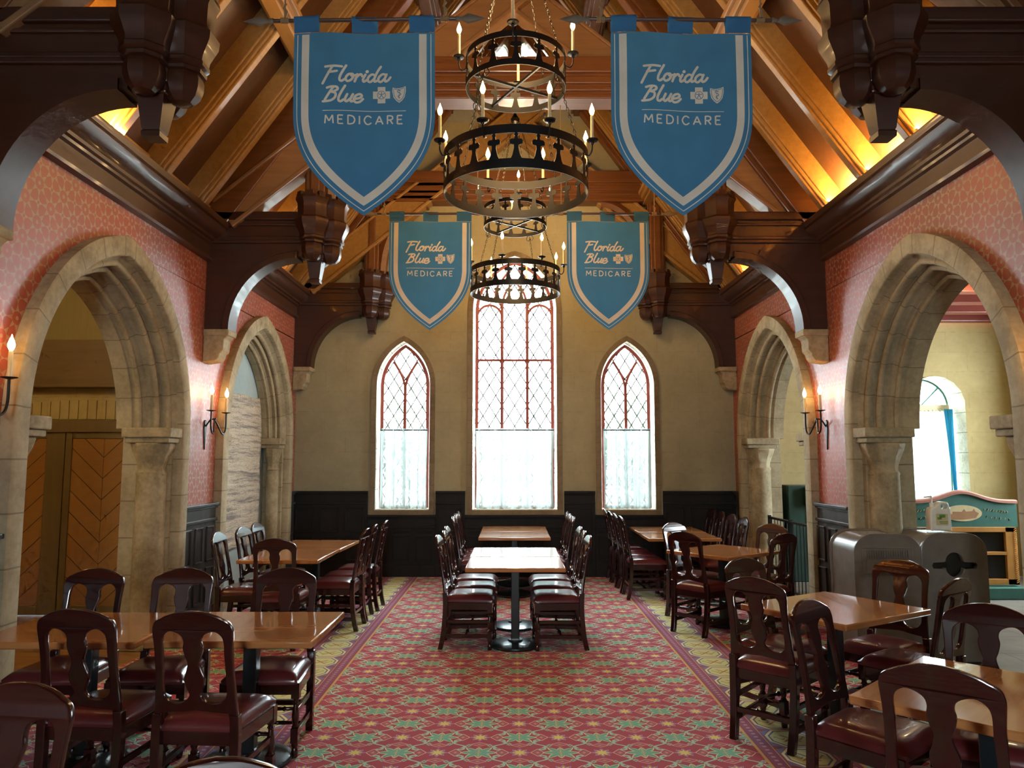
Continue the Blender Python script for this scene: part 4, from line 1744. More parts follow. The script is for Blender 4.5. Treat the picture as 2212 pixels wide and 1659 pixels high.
# far left group
GT2 = 'tables of the far left group'
table(-2.225, 7.67, 90, 'orange-brown wood table near the rug arch, front one of the far left pair', GT2)
table(-2.200, 8.57, 88, 'orange-brown wood table near the rug arch, back one of the far left pair', GT2)
G2 = 'chairs of the far left group'
chair(-2.89, 7.46, 2, 'mahogany chair on the wall side of the far left tables, nearest of three', G2)
chair(-2.84, 8.00, -3, 'mahogany chair on the wall side of the far left tables, middle of three', G2)
chair(-2.87, 8.52, 0, 'mahogany chair on the wall side of the far left tables, farthest of three', G2)
chair(-1.49, 7.83, 178, 'mahogany chair on the aisle side of the far left tables, nearest of three', G2)
chair(-1.49, 8.30, 181, 'mahogany chair on the aisle side of the far left tables, middle of three', G2)
chair(-1.46, 8.83, 180, 'mahogany chair on the aisle side of the far left tables, farthest of three', G2)
chair(-2.13, 6.83, 93, 'mahogany chair at the near end of the far left tables, its back to the viewer', G2)

# near left group
GT3 = 'tables of the near left group'
table(-1.49, 4.43, 0, 'long-grained wood table in the left foreground, its corner reaching the carpet border', GT3)
table(-2.41, 4.41, 180, 'wood table cut by the left picture edge, pushed against its neighbour in the foreground', GT3)
G3 = 'chairs of the near left group'
chair(-2.08, 3.66, 86, 'mahogany chair with its back to the viewer, left foreground, left of the pair', G3)
chair(-1.50, 3.60, 86, 'mahogany chair with its back to the viewer, left foreground, right of the pair', G3)
chair(-2.70, 4.98, 268, 'mahogany chair behind the left foreground tables, in front of the chevron doors', G3)
chair(-2.13, 4.98, 272, 'mahogany chair behind the left foreground tables, in front of the stone column', G3)
chair(-1.46, 4.98, 271, 'mahogany chair behind the left foreground tables, nearest the patterned carpet border', G3)
chair(-1.55, 2.46, 262, 'mahogany chair back cut off at the bottom left corner of the picture', G3)
chair(-.70, 1.85, 285, 'mahogany chair of which only the top rail shows at the bottom edge', G3)

# far right group
GT4 = 'tables of the far right group'
table(2.09, 9.56, 0, 'honey wood table under the right lancet window, front one of the pair', GT4)
table(2.10, 10.36, 180, 'honey wood table under the right lancet window, back one against the panelling', GT4)
G4 = 'chairs of the far right group'
for k, (y, wh) in enumerate(((9.52, 'nearest of four'), (9.97, 'second of four'), (10.42, 'third of four'), (10.85, 'farthest of four'))):
    chair(1.36 - .012 * k, y, (1, -1, 1, 0)[k], 'mahogany chair on the aisle side of the far right tables, ' + wh, G4)
for k, (y, wh) in enumerate(((9.33, 'nearest of four'), (9.84, 'second of four'), (10.36, 'third of four'), (10.84, 'farthest of four'))):
    chair(2.86, y, 180 + (0, 2, -1, 1)[k], 'mahogany chair on the wall side of the far right tables, ' + wh, G4)

# turned square tables on the right
def around(cx, cy, rz, specs, group):
    u = Vector((math.cos(R(rz)), math.sin(R(rz)))); v = Vector((-u[1], u[0]))
    for a, b, f, lab in specs:
        p = Vector((cx, cy)) + u * a + v * b
        chair(p[0], p[1], rz + f, lab, group)
table(2.21, 8.00, 38, 'wood table turned at an angle to the wall, right side, middle distance')
around(2.21, 8.00, 38, [(-.74, -.09, 4, 'mahogany chair with its back to the viewer at the angled table near the railing'),
                        (.02, .68, 270, 'mahogany chair behind the angled table near the railing, closest to the windows'),
                        (.74, -.12, 178, 'mahogany chair beside the iron railing at the angled table in the middle distance'),
                        (-.10, -.80, 86, 'mahogany chair in front of the side panelling at the angled table in the middle distance')], 'chairs of the right middle table')
table(2.09, 4.99, 32, 'glossy wood table turned at an angle in front of the litter bins')
around(2.09, 4.99, 32, [(-.74, .02, 14, 'mahogany chair standing on the carpet border at the angled table by the bins'),
                        (-.09, .66, 268, 'mahogany chair with a bright blue-white sheen, behind the angled table by the bins'),
                        (.78, .0, 186, 'mahogany chair directly in front of the left litter bin'),
                        (.26, -.66, 94, 'mahogany chair seen edge-on in front of the right litter bin')], 'chairs of the right near table')
table(1.95, 3.18, 44, 'glossy wood table cut off by the right picture edge in the foreground')
around(1.95, 3.18, 44, [(.15, .82, 268, 'mahogany chair between the two nearest right tables, red seat towards the viewer'),
                        (-.70, -.03, 8, 'large mahogany chair back in the right foreground, in front of the nearest table'),
                        (.68, .16, 192, 'mahogany chair at the right picture edge, facing the viewer')], 'chairs of the right foreground table')

# ------------------------------------------------------------------ litter bins
def make_bin(x0, y0, label, kind):
    Wd, D, H = .56, .50, 1.08
    root = empty('litter_bin', (x0 + Wd / 2, y0 + D / 2, 0), 0, label, 'litter bin', 'litter bins under the right arch')
    def outline(w_, h, r, z0=0.0):
        pts = [(-w_ / 2, z0), (w_ / 2, z0)]
        pts += [(w_ / 2 - r + r * math.cos(R(a)), h - r * .85 + r * .85 * math.sin(R(a))) for a in range(0, 91, 9)]
        pts += [(-w_ / 2 + r - r * math.cos(R(a)), h - r * .85 + r * .85 * math.sin(R(a))) for a in range(90, -1, -9)]
        return pts
    mb = MB()
    mb.prism(outline(Wd - .03, H - .015, .17, .03), -D / 2 + .03, D / 2 - .03, 'xz')
    mb.box2((-Wd / 2 + .04, -D / 2 + .05, 0), (Wd / 2 - .04, D / 2 - .05, .04))
    mb.build('bin_body', M['litter'], root, smooth=30)
    for sgn in (-1, 1):
        if kind == 'slot' and sgn < 0:
            o_ = outline(Wd, H, .18, .02)
            z0 = H - .27
            hole = [(-.18, z0 + .02), (-.09, z0 + .025)] + [(-.075 * math.cos(R(a)), z0 + .075 * math.sin(R(a)) + .03) for a in range(0, 181, 15)] + [(.09, z0 + .025), (.18, z0 + .02), (.19, z0), (.18, z0 - .025), (.09, z0 - .03)] + [(.075 * math.cos(R(a)), z0 - .075 * math.sin(R(a)) - .02) for a in range(0, 181, 15)] + [(-.09, z0 - .03), (-.18, z0 - .025), (-.19, z0)]
            me = shape2d([o_, hole], .05, .006)
            ob = mesh_obj('front_panel', me, M['litter'], root)
            ob.location = (0, -D / 2 + .0, 0)
            mb = MB(); mb.box((0, -D / 2 + .035, z0), (.40, .012, .20))
            mb.build('waste_opening', M['black'], root, smooth=0)
        else:
            mb = MB()
            mb.prism(outline(Wd, H, .18, .02), sgn * (D / 2 - .03), sgn * D / 2, 'xz')
            if kind == 'flap' and sgn < 0:
                y = -D / 2 - .004
                mb.box2((-.21, y, H - .34), (.21, y + .01, H - .33)); mb.box2((-.21, y, H - .12), (.21, y + .01, H - .11))
                mb.box2((-.215, y, H - .34), (-.205, y + .01, H - .11)); mb.box2((.205, y, H - .34), (.215, y + .01, H - .11))
                for k in range(18):
                    mb.box((-.17 + k * .02, y + .002, H - .165), (.007, .012, .06))
            mb.build('front_panel' if sgn < 0 else 'rear_panel', M['litter'], root, smooth=30, bevel=.012)
            if kind == 'flap' and sgn < 0:
                mb = MB(); mb.box((0, -D / 2 - .006, H - .265), (.36, .012, .12))
                mb.build('push_flap', M['litter'], root, smooth=0, bevel=.008)
    return root
make_bin(2.85, 6.36, 'taupe litter bin with a vented push flap, left of the two under the right arch', 'flap')
make_bin(3.45, 6.46, 'taupe litter bin with a black cross-shaped opening, right of the two, bottle on top', 'slot')

# pump bottle
root = empty('pump_bottle', (3.76, 6.70, 1.08), R(-4), 'white plastic jug with a pump dispenser and green label on the right litter bin', 'bottle')
mb = MB()
out = [(-.085, 0), (.085, 0), (.088, .02), (.086, .17), (.075, .215), (.06, .245), (.0, .245), (-.02, .225), (-.045, .205), (-.085, .175), (-.088, .02)]
hole = [(.012, .222), (.05, .222), (.062, .205), (.05, .188), (.012, .188)]
me = shape2d([catmull(out, 3, True), catmull(hole, 3, True)], .10, .012, 2)
mesh_obj('jug', me, M['white_plastic'], root)
mb = MB(); mb.lathe([(.020, .195), (.020, .235), (.006, .24), (.006, .285)], (-.05, 0, 0), 12)
mb.tube([(-.05, 0, .285), (-.05, 0, .292), (-.115, 0, .285)], [.008, .008, .005], 8)
mb.build('pump', M['white_plastic'], root)
mb = MB(); mb.box((.008, -.0505, .095), (.10, .003, .10))
mb.build('bottle_label', M['cream'], root, smooth=0)
mb = MB()
mb.box((.01, -.0525, .125), (.05, .002, .025)); mb.box((-.015, -.0525, .105), (.035, .002, .02)); mb.box((.02, -.0525, .075), (.07, .002, .006)); mb.box((.02, -.0525, .062), (.06, .002, .005))
mb.build('label_print', M['leafgreen'], root, smooth=0)

# ------------------------------------------------------------------ sign cabinet in the right room
root = empty('menu_board_cabinet', (5.62, 9.5, 0), 0, 'free-standing board with a curved teal sign and gilded frame in the right room', 'cabinet')
mb = MB()
top = [(-.68 + 1.36 * k / 24, 1.15 + .12 * math.exp(-((-.68 + 1.36 * k / 24) / .30) ** 2)) for k in range(25)]
mb.prism([(-.68, .86), (.68, .86)] + top[::-1], -.03, .03, 'xz')
sgn_ = mb.build('sign_board', M['sign_green'], root, smooth=0)
mb = MB()
mb.sweep([(-.0, -.05), (.03, -.05), (.045, -.03), (.045, .04), (0, .04)], [((x, 0, z), (0, 0, 1), (0, 1, 0)) for x, z in top], closed=True)
mb.build('curved_cornice', M['pink_trim'], root)
mb = MB()
mb.prism([(.24 * math.cos(R(a)), 1.03 + .10 * math.sin(R(a))) for a in range(0, 360, 12)], -.036, -.03, 'xz')
mb.build('oval_medallion', M['cream'], sgn_, smooth=0)
mb = MB()
mb.prism([(-.20, .98), (-.16, 1.02), (-.12, 1.02), (-.12, 1.05), (.0, 1.045), (.02, 1.08), (.04, 1.05), (.12, 1.055), (.14, 1.085), (.16, 1.05), (.20, 1.03), (.16, .975), (.0, .955), (-.14, .96)], -.039, -.035, 'xz')
mb.build('painted_buildings', M['tan'], sgn_, smooth=0)
mb = MB()
rnd = random.Random(5)
for cx, cz, n in ((-.46, 1.07, 8), (-.44, .98, 6), (.42, 1.06, 9), (.44, .97, 6)):
    sl = -.12 if cx > 0 else .12
    for k in range(n):
        x = cx - .14 + .28 * k / (n - 1)
        z = cz + sl * (x - cx)
        h = rnd.uniform(.018, .034)
        mb.tube([(x - .006, -.033, z - h / 2), (x + .004, -.033, z), (x - .002 + rnd.uniform(-.008, .012), -.033, z + h / 2)], .0035, 4)
mb.build('painted_strokes', M['cream'], sgn_, smooth=0)
mb = MB()
for a, b in (((-.64, .80), (.64, .86)), ((-.64, .16), (.64, .23)), ((-.64, .16), (-.52, .86)), ((.50, .16), (.64, .86)), ((-.52, .52), (.52, .56))):
    mb.box2((a[0], -.06, a[1]), (b[0], .03, b[1]))
for k in range(28):
    mb.tube([(.60, -.065, .18 + k * .024), (.63, -.065, .20 + k * .024)], .007, 5)
mb.build('gilded_frame', M['gold_wood'], root, smooth=0, bevel=.008)
mb = MB(); mb.box2((-.55, -.02, .2), (.55, .0, .84))
mb.build('black_panel', M['black'], root, smooth=0)
mb = MB(); mb.box2((-.68, -.16, 0), (.68, .16, .14))
mb.build('plinth', M['sign_green'], root, smooth=0, bevel=.01)

# green cabinet by the railing
root = empty('green_cabinet', (4.28, 10.90, 0), 0, 'dark green cabinet with wooden panel trim behind the iron railing', 'cabinet')
mb = MB(); mb.box2((-.38, -.22, 0), (.42, .22, 1.33)); mb.box2((-.16, -.30, 1.05), (.42, -.2, 1.31))
mb.build('cabinet_body', M['green_paint'], root, smooth=0, bevel=.01)
mb = MB()
for a, b in (((.02, .2), (.045, 1.0)), ((.36, .2), (.385, 1.0)), ((.02, .98), (.385, 1.0)), ((.02, .2), (.385, .22)), ((-.12, .15), (-.09, 1.04))):
    mb.box2((a[0], -.235, a[1]), (b[0], -.22, b[1]))
mb.build('panel_trim', M['gold_wood'], root, smooth=0)

# iron railing in the far right arch
root = empty('iron_railing', (3.38, 9.35, 0), 0, 'black iron stair railing standing in the far right arch', 'railing')
mb = MB()
mb.box2((-.02, -.85, .93), (.02, .62, .955))
mb.build('handrail', M['iron'], root, smooth=0)
mb = MB()
mb.box2((-.012, -.85, .10), (.012, .62, .125))
mb.build('bottom_rail', M['iron'], root, smooth=0)
for y in (.62, -.12, -.85):
    mb = MB()
    mb.box2((-.018, y - .018, 0), (.018, y + .018, .97))
    mb.build('rail_post', M['iron'], root, smooth=0)
for k in range(13):
    y = -.75 + k * .107
    if abs(y + .12) < .03: continue
    mb = MB(); mb.tube([(0, y, .11), (0, y, .94)], .006, 6)
    mb.build('baluster', M['iron'], root)

# ------------------------------------------------------------------ sconces
def flame_mb(c, s=1.0):
    mb = MB()
    mb.lathe([(.003, 0), (.009 * s, .006 * s), (.015 * s, .022 * s), (.0155 * s, .032 * s), (.011 * s, .048 * s), (.004 * s, .066 * s), (.0008, .078 * s)], c, 10)
    return mb


def make_sconce(side, y, label, flames=(True, True)):
    sg = 1 if side == 'left' else -1
    X0 = XL if side == 'left' else XR
    root = empty('wall_sconce', (X0, y, 0), 0, label, 'wall lamp', 'candle sconces on the piers')
    mb = MB()
    mb.prism([(-.028, 2.02), (0, 1.80), (.028, 2.02), (.022, 2.09), (0, 2.11), (-.022, 2.09)], 0, sg * .012, 'yz')
    mb.tube(catmull([(sg * .012, 0, 2.04), (sg * .06, 0, 2.11), (sg * .12, 0, 2.12)], 4), .008, 6)
    mb.build('wall_plate', M['iron'], root)
    for k, sy in enumerate((-1, 1)):
        cx, cy = sg * .145, sy * .20
        mb = MB()
        mb.tube(catmull([(sg * .10, 0, 2.12), (sg * .12, sy * .05, 2.05), (sg * .14, sy * .11, 1.97), (sg * .145, sy * .17, 1.98), (cx, cy, 2.05), (cx, cy, 2.19)], 5), .009, 7)
        mb.lathe([(.006, 2.185), (.045, 2.195), (.048, 2.20), (.006, 2.20)], (cx, cy, 0), 16)
        mb.build('candle_arm', M['iron'], root)
        mb = MB(); mb.lathe([(.0135, 2.20), (.0135, 2.355), (.009, 2.362)], (cx, cy, 0), 12)
        cd = mb.build('candle', M['wax'], root)
        fm = flame_mb((cx, cy, 2.36), 1.35).build('flame_bulb', M['flame'], cd)
        light('sconce_light', 'POINT', (cx, cy, 2.41), 7.5, (1.0, .42, .09), .02, parent=cd)
    return root
make_sconce('left', 4.36, 'black iron candle sconce at the left picture edge, before the large arch')
make_sconce('left', 7.86, 'black iron two-candle sconce on the pink pier between the left arches')
make_sconce('right', 7.86, 'black iron two-candle sconce on the pale pier between the right arches')
make_sconce('right', 4.26, 'black iron candle sconce beyond the right picture edge, glowing on the near pier')

# ------------------------------------------------------------------ chandeliers
def make_chandelier():
    root = empty('ring_chandelier')
    # prototypes of repeated parts
    def ringband(R0, z0, z1, name):
        mb = MB()
        mb.lathe([(R0, z0), (R0 + .006, z0), (R0 + .006, z1), (R0, z1), (R0, z0)], (0, 0, 0), 64, caps=False)
        return mb.build(name, M['iron'], root, smooth=40)
    RL, RU = .56, .392
    ringband(RL, 3.76, 3.828, 'lower_drum_bottom_band'); ringband(RL, 4.015, 4.08, 'lower_drum_top_band')
    ringband(RU, 4.62, 4.668, 'upper_drum_bottom_band'); ringband(RU, 4.84, 4.888, 'upper_drum_top_band')
    # cross shaped cut-outs standing between the bands
    def cross_mesh(h, w_):
        half = [(w_ * .42, 0), (w_ * .30, h * .12), (w_ * .17, h * .40), (w_ * .19, h * .52), (w_ * .5, h * .55), (w_ * .52, h * .66), (w_ * .40, h * .74), (w_ * .14, h * .74), (w_ * .11, h * .84), (w_ * .17, h * .90), (w_ * .05, h)]
        pts = half + [(-x, z) for x, z in half[::-1]]
        mb = MB()
        mb.prism(pts, -.003, .003, 'xz')
        return mb
    proto = {}
    for (R0, z0, h, w_, n, nm) in ((RL, 3.826, .195, .092, 22, 'lower_cross_ornament'), (RU, 4.666, .178, .082, 14, 'upper_cross_ornament')):
        for k in range(n):
            a = 2 * math.pi * (k + .5) / n
            if k == 0:
                ob = cross_mesh(h, w_).build(nm, M['iron'], root, smooth=0)
                proto[nm] = ob
            else:
                ob = proto[nm].copy(); col.objects.link(ob); ob.parent = root
            ob.location = ((R0 + .003) * math.cos(a), (R0 + .003) * math.sin(a), z0)
            ob.rotation_euler = (0, 0, a + math.pi / 2)
    # candle arms
    arm0 = None
    def arm(a, R0, zt):
        nonlocal arm0
        if arm0 is None:
            ar = empty('candle_holder'); ar.parent = root
            mb = MB()
            mb.tube(catmull([(0, 0, -.10), (.03, 0, -.115), (.055, 0, -.08), (.058, 0, -.03), (.058, 0, 0)], 4), .006, 6)
            mb.lathe([(.008, -.035), (.014, -.02), (.010, -.012), (.040, -.006), (.046, .004), (.040, .004), (.010, .0)], (.058, 0, 0), 16)
            mb.build('drip_pan_arm', M['iron'], ar)
            mb = MB(); mb.lathe([(.0125, 0), (.0115, .17), (.012, .19), (.008, .198)], (.058, 0, 0), 12)
            mb.build('candle', M['wax'], ar)
            flame_mb((.058, 0, .196), 1.25).build('flame_bulb', M['flame'], ar)
            arm0 = ar
            c = ar
        else:
            c = copy_tree(arm0, root)
        c.location = (R0 * math.cos(a), R0 * math.sin(a), zt)
        c.rotation_euler = (0, 0, a)
    for k in range(8):
        arm(R(22.5 + 45 * k), RL + .006, 4.10)
    for k in range(4):
        arm(R(90 * k - 3), RU + .006, 4.91)
    # chains
    def chain(p, q):
        p, q = Vector(p), Vector(q)
        L = (q - p).length
        n = int(L / .032)
        mb = MB()
        d = (q - p).normalized()
        sx = d.cross(Vector((0, 1, 0))).normalized() if abs(d.dot(Vector((0, 1, 0)))) < .9 else Vector((1, 0, 0))
        sy = d.cross(sx)
        for k in range(n):
            c = p + d * (L * (k + .5) / n)
            s_ = sx if k % 2 else sy
            pts = [c + d * (.021 * math.cos(R(t))) + s_ * (.009 * math.sin(R(t))) for t in range(0, 361, 60)]
            mb.tube(pts, .0028, 4, caps=False)
        return mb.build('chain', M['iron'], root, smooth=0)
    for k in range(4):
        a = R(45 + 90 * k + 8)
        chain((RL * math.cos(a), RL * math.sin(a), 4.08), (RU * math.cos(a), RU * math.sin(a), 4.62))
        chain((RU * math.cos(a), RU * math.sin(a), 4.888), (.05 * math.cos(a), .05 * math.sin(a), 6.05))
        mb = MB()
        for s_ in (-1, 1):
            mb.tube([((RU + .01) * math.cos(a + s_ * .06 * (1 - math.cos(R(t)))), (RU + .01) * math.sin(a + s_ * .06 * (1 - math.cos(R(t)))), 4.62 - .03 * math.sin(R(t)) - .03) for t in range(0, 271, 30)], .004, 5)
        mb.build('scroll_hook', M['iron'], root)
    mb = MB()
    mb.tube([(0, 0, 6.0), (0, 0, 8.3)], .010, 8)
    mb.lathe([(.0, 5.98), (.05, 6.02), (.06, 6.06), (.02, 6.12), (.012, 6.2)], (0, 0, 0), 12)
    mb.build('suspension_rod', M['iron'], root)
    # cross bars inside the lower drum
    mb = MB()
    for a in (30, 120):
        mb.bar((RU * math.cos(R(a)), RU * math.sin(R(a)), 4.65), (-RU * math.cos(R(a)), -RU * math.sin(R(a)), 4.65), .012, .02)
    mb.build('inner_crossbars', M['iron'], root, smooth=0)
    light('chandelier_light', 'POINT', (0, 0, 4.28), 20, (1.0, .62, .26), .35, parent=root)
    light('chandelier_light', 'POINT', (0, 0, 5.35), 36, (1.0, .62, .26), .25, parent=root)
    return root


ch = make_chandelier()
ch.location = (.03, 5.70, 0)
tag(ch, 'large two-tier black iron ring chandelier hanging between the big banners', 'chandelier', 'ring chandeliers')
ch2 = copy_tree(ch)
ch2.location = (.04, 9.28, 0)
ch2.rotation_euler = (0, 0, R(8))
tag(ch2, 'two-tier black iron ring chandelier farther back, in front of the tall window', 'chandelier', 'ring chandeliers')

# ------------------------------------------------------------------ banners
def ribbon(mb, pts, w_, y, n=5, smooth=True, taper=None, closed=False):
    """flat stroke with rounded ends in the x,z plane"""
    if smooth and len(pts) > 2:
        pts = catmull(pts, n, closed)
    if closed: pts = list(pts) + [pts[0]]
    N = len(pts)
    rows = []
    for i, p in enumerate(pts):
        if closed:
            a = Vector(pts[i - 1 if i > 0 else N - 2]); b = Vector(pts[i + 1 if i < N - 1 else 1])
        else:
            a = Vector(pts[max(i - 1, 0)]); b = Vector(pts[min(i + 1, N - 1)])
        t = (b - a)
        t = t.normalized() if t.length > 1e-9 else Vector((1, 0))
        ww = w_ if taper is None else w_ * (taper[0] + (taper[1] - taper[0]) * i / (N - 1))
        nn = Vector((-t[1], t[0])) * (ww / 2)
        rows.append((mb.vert((p[0] + nn[0], y, p[1] + nn[1])), mb.vert((p[0] - nn[0], y, p[1] - nn[1]))))
    for a, b in zip(rows, rows[1:]):
        mb.face([a[0], a[1], b[1], b[0]])
    if not closed and smooth:
        for (p, q) in ((pts[0], pts[1]), (pts[-1], pts[-2])):
            t = (Vector(p) - Vector(q)).normalized()
            a0 = math.atan2(t[1], t[0])
            ww = w_ / 2 * (1 if taper is None else (taper[0] if p is pts[0] else taper[1]))
            ids = [mb.vert((p[0] + ww * math.cos(a0 + R(th_)), y, p[1] + ww * math.sin(a0 + R(th_)))) for th_ in range(-90, 91, 30)]
            mb.face(ids)


# script lettering, one unit = x-height 1; every glyph: strokes, advance
SG = {
    'F': ([[(.0, 2.05), (.5, 2.16), (1.05, 2.22), (1.75, 2.15)], [(.75, 2.15), (.45, 1.2), (.18, .5), (-.15, -.35)], [(.38, 1.12), (.8, 1.22), (1.25, 1.36)]], 1.55),
    'l': ([[(.62, 2.35), (.28, 1.3), (.05, .55), (.06, .12), (.28, .02), (.55, .25)]], .62),
    'o': ([[(.72, .98), (.32, .9), (.05, .42), (.22, .03), (.62, .22), (.82, .68), (.70, .98), (.62, .72), (1.1, .85)]], .95),
    'r': ([[(.28, .95), (.18, .5), (.05, .02)], [(.12, .4), (.38, .8), (.66, .98), (.80, .72)]], .80),
    'i': ([[(.32, .95), (.10, .35), (.20, .03), (.52, .28)], [(.46, 1.42), (.50, 1.48)]], .56),
    'd': ([[(.80, .85), (.45, .98), (.10, .62), (.06, .16), (.34, .02), (.72, .42)], [(1.35, 2.28), (.98, 1.3), (.74, .42), (.80, .06), (1.1, .22)]], 1.10),
    'a': ([[(.85, .88), (.50, .99), (.12, .62), (.08, .16), (.36, .02), (.74, .42)], [(.92, .95), (.76, .40), (.84, .06), (1.12, .18), (1.36, .55)]], 1.10),
    'B': ([[(.25, 1.92), (.7, 2.12), (1.25, 2.1), (1.38, 1.72), (1.05, 1.36), (.72, 1.24)], [(.88, 2.0), (.52, 1.05), (.12, .22)], [(.72, 1.24), (1.18, 1.02), (1.16, .5), (.72, .10), (-.08, -.02)]], 1.50),
    'u': ([[(.28, .95), (.08, .32), (.24, .03), (.60, .38)], [(.88, .97), (.66, .38), (.72, .06), (.96, .14)]], .95),
    'e': ([[(.16, .40), (.62, .52), (.86, .78), (.66, 1.02), (.26, .84), (.04, .36), (.24, -.02), (.66, .04), (1.0, .42)]], .95),
}
CAPS = {
    'M': ([[(0, 0), (.08, 1)], [(.08, 1), (.48, .28)], [(.48, .28), (.88, 1)], [(.88, 1), (.96, 0)]], .96),
    'E': ([[(0, 0), (0, 1)], [(0, 1), (.58, 1)], [(0, .52), (.5, .52)], [(0, 0), (.6, 0)]], .6),
    'D': ([[(0, 0), (0, 1)], [(0, 1), (.3, 1), (.62, .86), (.76, .5), (.62, .14), (.3, 0), (0, 0)]], .76),
    'I': ([[(0, 0), (0, 1)]], .0),
    'C': ([[(.76, .84), (.5, 1.0), (.2, .92), (.0, .5), (.2, .08), (.5, 0), (.76, .16)]], .76),
    'A': ([[(0, 0), (.43, 1)], [(.43, 1), (.86, 0)], [(.16, .34), (.70, .34)]], .86),
    'R': ([[(0, 0), (0, 1)], [(0, 1), (.34, 1), (.58, .88), (.58, .62), (.34, .5), (0, .5)], [(.28, .5), (.62, 0)]], .62),
}


def ripple(x, z, ph):
    return .010 * math.sin(x * 6.2 + ph + z * 1.1) + .006 * math.sin(x * 13 + ph * 2) * (1 - .3 * z) + .006 * math.sin(z * 5 + ph)


def make_banner(ph, tilt):
    """local origin: centre of the pole; hangs down -z, faces -y"""
    root = empty('hanging_banner')
    W, HT, ST = .430, 1.235, .66      # half width, drop of the tip, straight part
    TOP = -.085
    def half_w(z):                    # z negative downwards from TOP
        d = TOP - z
        if d <= .50: return W
        t = min(1, (d - .50) / (HT - .085 - .50))
        return W * max(0.0, (1 - t ** 2.3)) if t < 1 else 0
    def place(mbx, dy):
        mbx.v = [(x, y + ripple(x, z, ph) + dy, z + tilt * x) for x, y, z in mbx.v]
    mb = MB()
    NX_, NZ_ = 26, 44
    rows = []
    for j in range(NZ_ + 1):
        z = TOP - (HT - .085) * j / NZ_
        hwz = max(half_w(z), .0005)
        rows.append([mb.vert((hwz * (i / NX_ * 2 - 1), 0, z)) for i in range(NX_ + 1)])
    for a, b in zip(rows, rows[1:]):
        for i in range(NX_):
            mb.face([a[i], a[i + 1], b[i + 1], b[i]])
    # hanging tabs wrapped over the pole
    for tx in (-.352, 0, .352):
        prof = [(0, TOP + .005), (-.004, -.03), (-.022, -.005), (-.016, .018), (.0, .026), (.018, .016), (.022, -.006), (.006, -.04), (.003, TOP + .005)]
        rr_ = []
        for xx_ in (-.078, 0, .078):
            rr_.append([mb.vert((tx + xx_, yy, zz)) for yy, zz in prof])
        for a, b in zip(rr_, rr_[1:]):
            for k in range(len(prof) - 1):
                mb.face([a[k], a[k + 1], b[k + 1], b[k]])
    place(mb, 0)
    cl = mb.build('banner_cloth', M['banner_blue'], root, smooth=60)
    # border lines follow the outline, inset
    def outline(inset):
        pts = []
        zt = TOP - .012
        zs_ = [zt - (HT - .085 - .012) * k / 60 for k in range(61)]
        raw = [(half_w(z), z) for z in zs_]
        raw[-1] = (0, TOP - (HT - .085))
        left = []
        for i, (h, z) in enumerate(raw):
            a = Vector(raw[max(i - 1, 0)]); b = Vector(raw[min(i + 1, len(raw) - 1)])
            t = (b - a).normalized()
            nn = Vector((t[1], -t[0]))        # pointing inward (-x) for the right hand side
            q = Vector((h, z)) + nn * inset
            if q[0] > .0: left.append((q[0], q[1]))
        # close to centre line
        (xa, za), (xb, zb) = left[-2], left[-1]
        if xa != xb:
            zc = zb + (0 - xb) * (zb - za) / (xb - xa)
            left.append((0, zc))
        left[0] = (left[0][0], zt)
        return left
    def band(mbx, i0, i1, y):
        A, B = outline(i0), outline(i1)
        n = 90
        def res(P_):
            L = [0]
            for a, b in zip(P_, P_[1:]): L.append(L[-1] + (Vector(a) - Vector(b)).length)
            out_ = []
            for k in range(n + 1):
                t = L[-1] * k / n
                j = 0
                while j < len(L) - 2 and L[j + 1] < t: j += 1
                f_ = (t - L[j]) / max(1e-9, L[j + 1] - L[j])
                out_.append((P_[j][0] + (P_[j + 1][0] - P_[j][0]) * f_, P_[j][1] + (P_[j + 1][1] - P_[j][1]) * f_))
            return out_
        A, B = res(A), res(B)
        for s_ in (-1, 1):
            va = [mbx.vert((s_ * x, y, z)) for x, z in A]
            vb = [mbx.vert((s_ * x, y, z)) for x, z in B]
            for k in range(n):
                mbx.face([va[k], vb[k], vb[k + 1], va[k + 1]])
    mb = MB()
    band(mb, .050, .096, 0)
    place(mb, -.0022)
    mb.build('wide_border', M['banner_cream'], cl, smooth=60)
    mb = MB()
    band(mb, .021, .026, 0)
    place(mb, -.0022)
    mb.build('thin_border_line', M['banner_cream'], cl, smooth=60)
    # lettering
    mb = MB()
    def write(word, x, z, s_, w_):
        for chx in word:
            st, adv = SG[chx]
            for k, pl in enumerate(st):
                pl = [(px, pz if pz < 1 else 1 + (pz - 1) * .74) for px, pz in pl]
                ribbon(mb, [(x + px * s_ * 1.12 + pz * s_ * .06, z + pz * s_) for px, pz in pl], w_ * (1.25 if chx == 'i' and k == 1 else 1), 0)
            x += adv * s_ * 1.13
        return x
    write('Florida', -.238, -.400, .0505, .0150)
    write('Blue', -.240, -.530, .0505, .0150)
    place(mb, -.0025)
    mb.build('script_lettering', M['banner_cream'], cl, smooth=0)
    mb = MB()
    x = -.232
    for chx in 'MEDICARE':
        st, adv = CAPS[chx]
        hgt = .052
        for pl in st:
            ribbon(mb, [(x + px * hgt, -.668 + pz * hgt) for px, pz in pl], .0088, 0, smooth=len(pl) > 2)
        x += adv * hgt * .98 + .0288
    ribbon(mb, [(-.245, -.588), (-.1, -.586), (.1, -.586), (.252, -.588)], .0042, 0)
    place(mb, -.0025)
    mb.build('capital_lettering', M['banner_cream'], cl, smooth=0)
    # emblems
    mb = MB()
    cx, cz = .105, -.484
    a_, b_ = .052, .0235
    mb.face([mb.vert((cx + px, 0, cz + pz)) for px, pz in ((-b_, -a_), (b_, -a_), (b_, a_), (-b_, a_))])
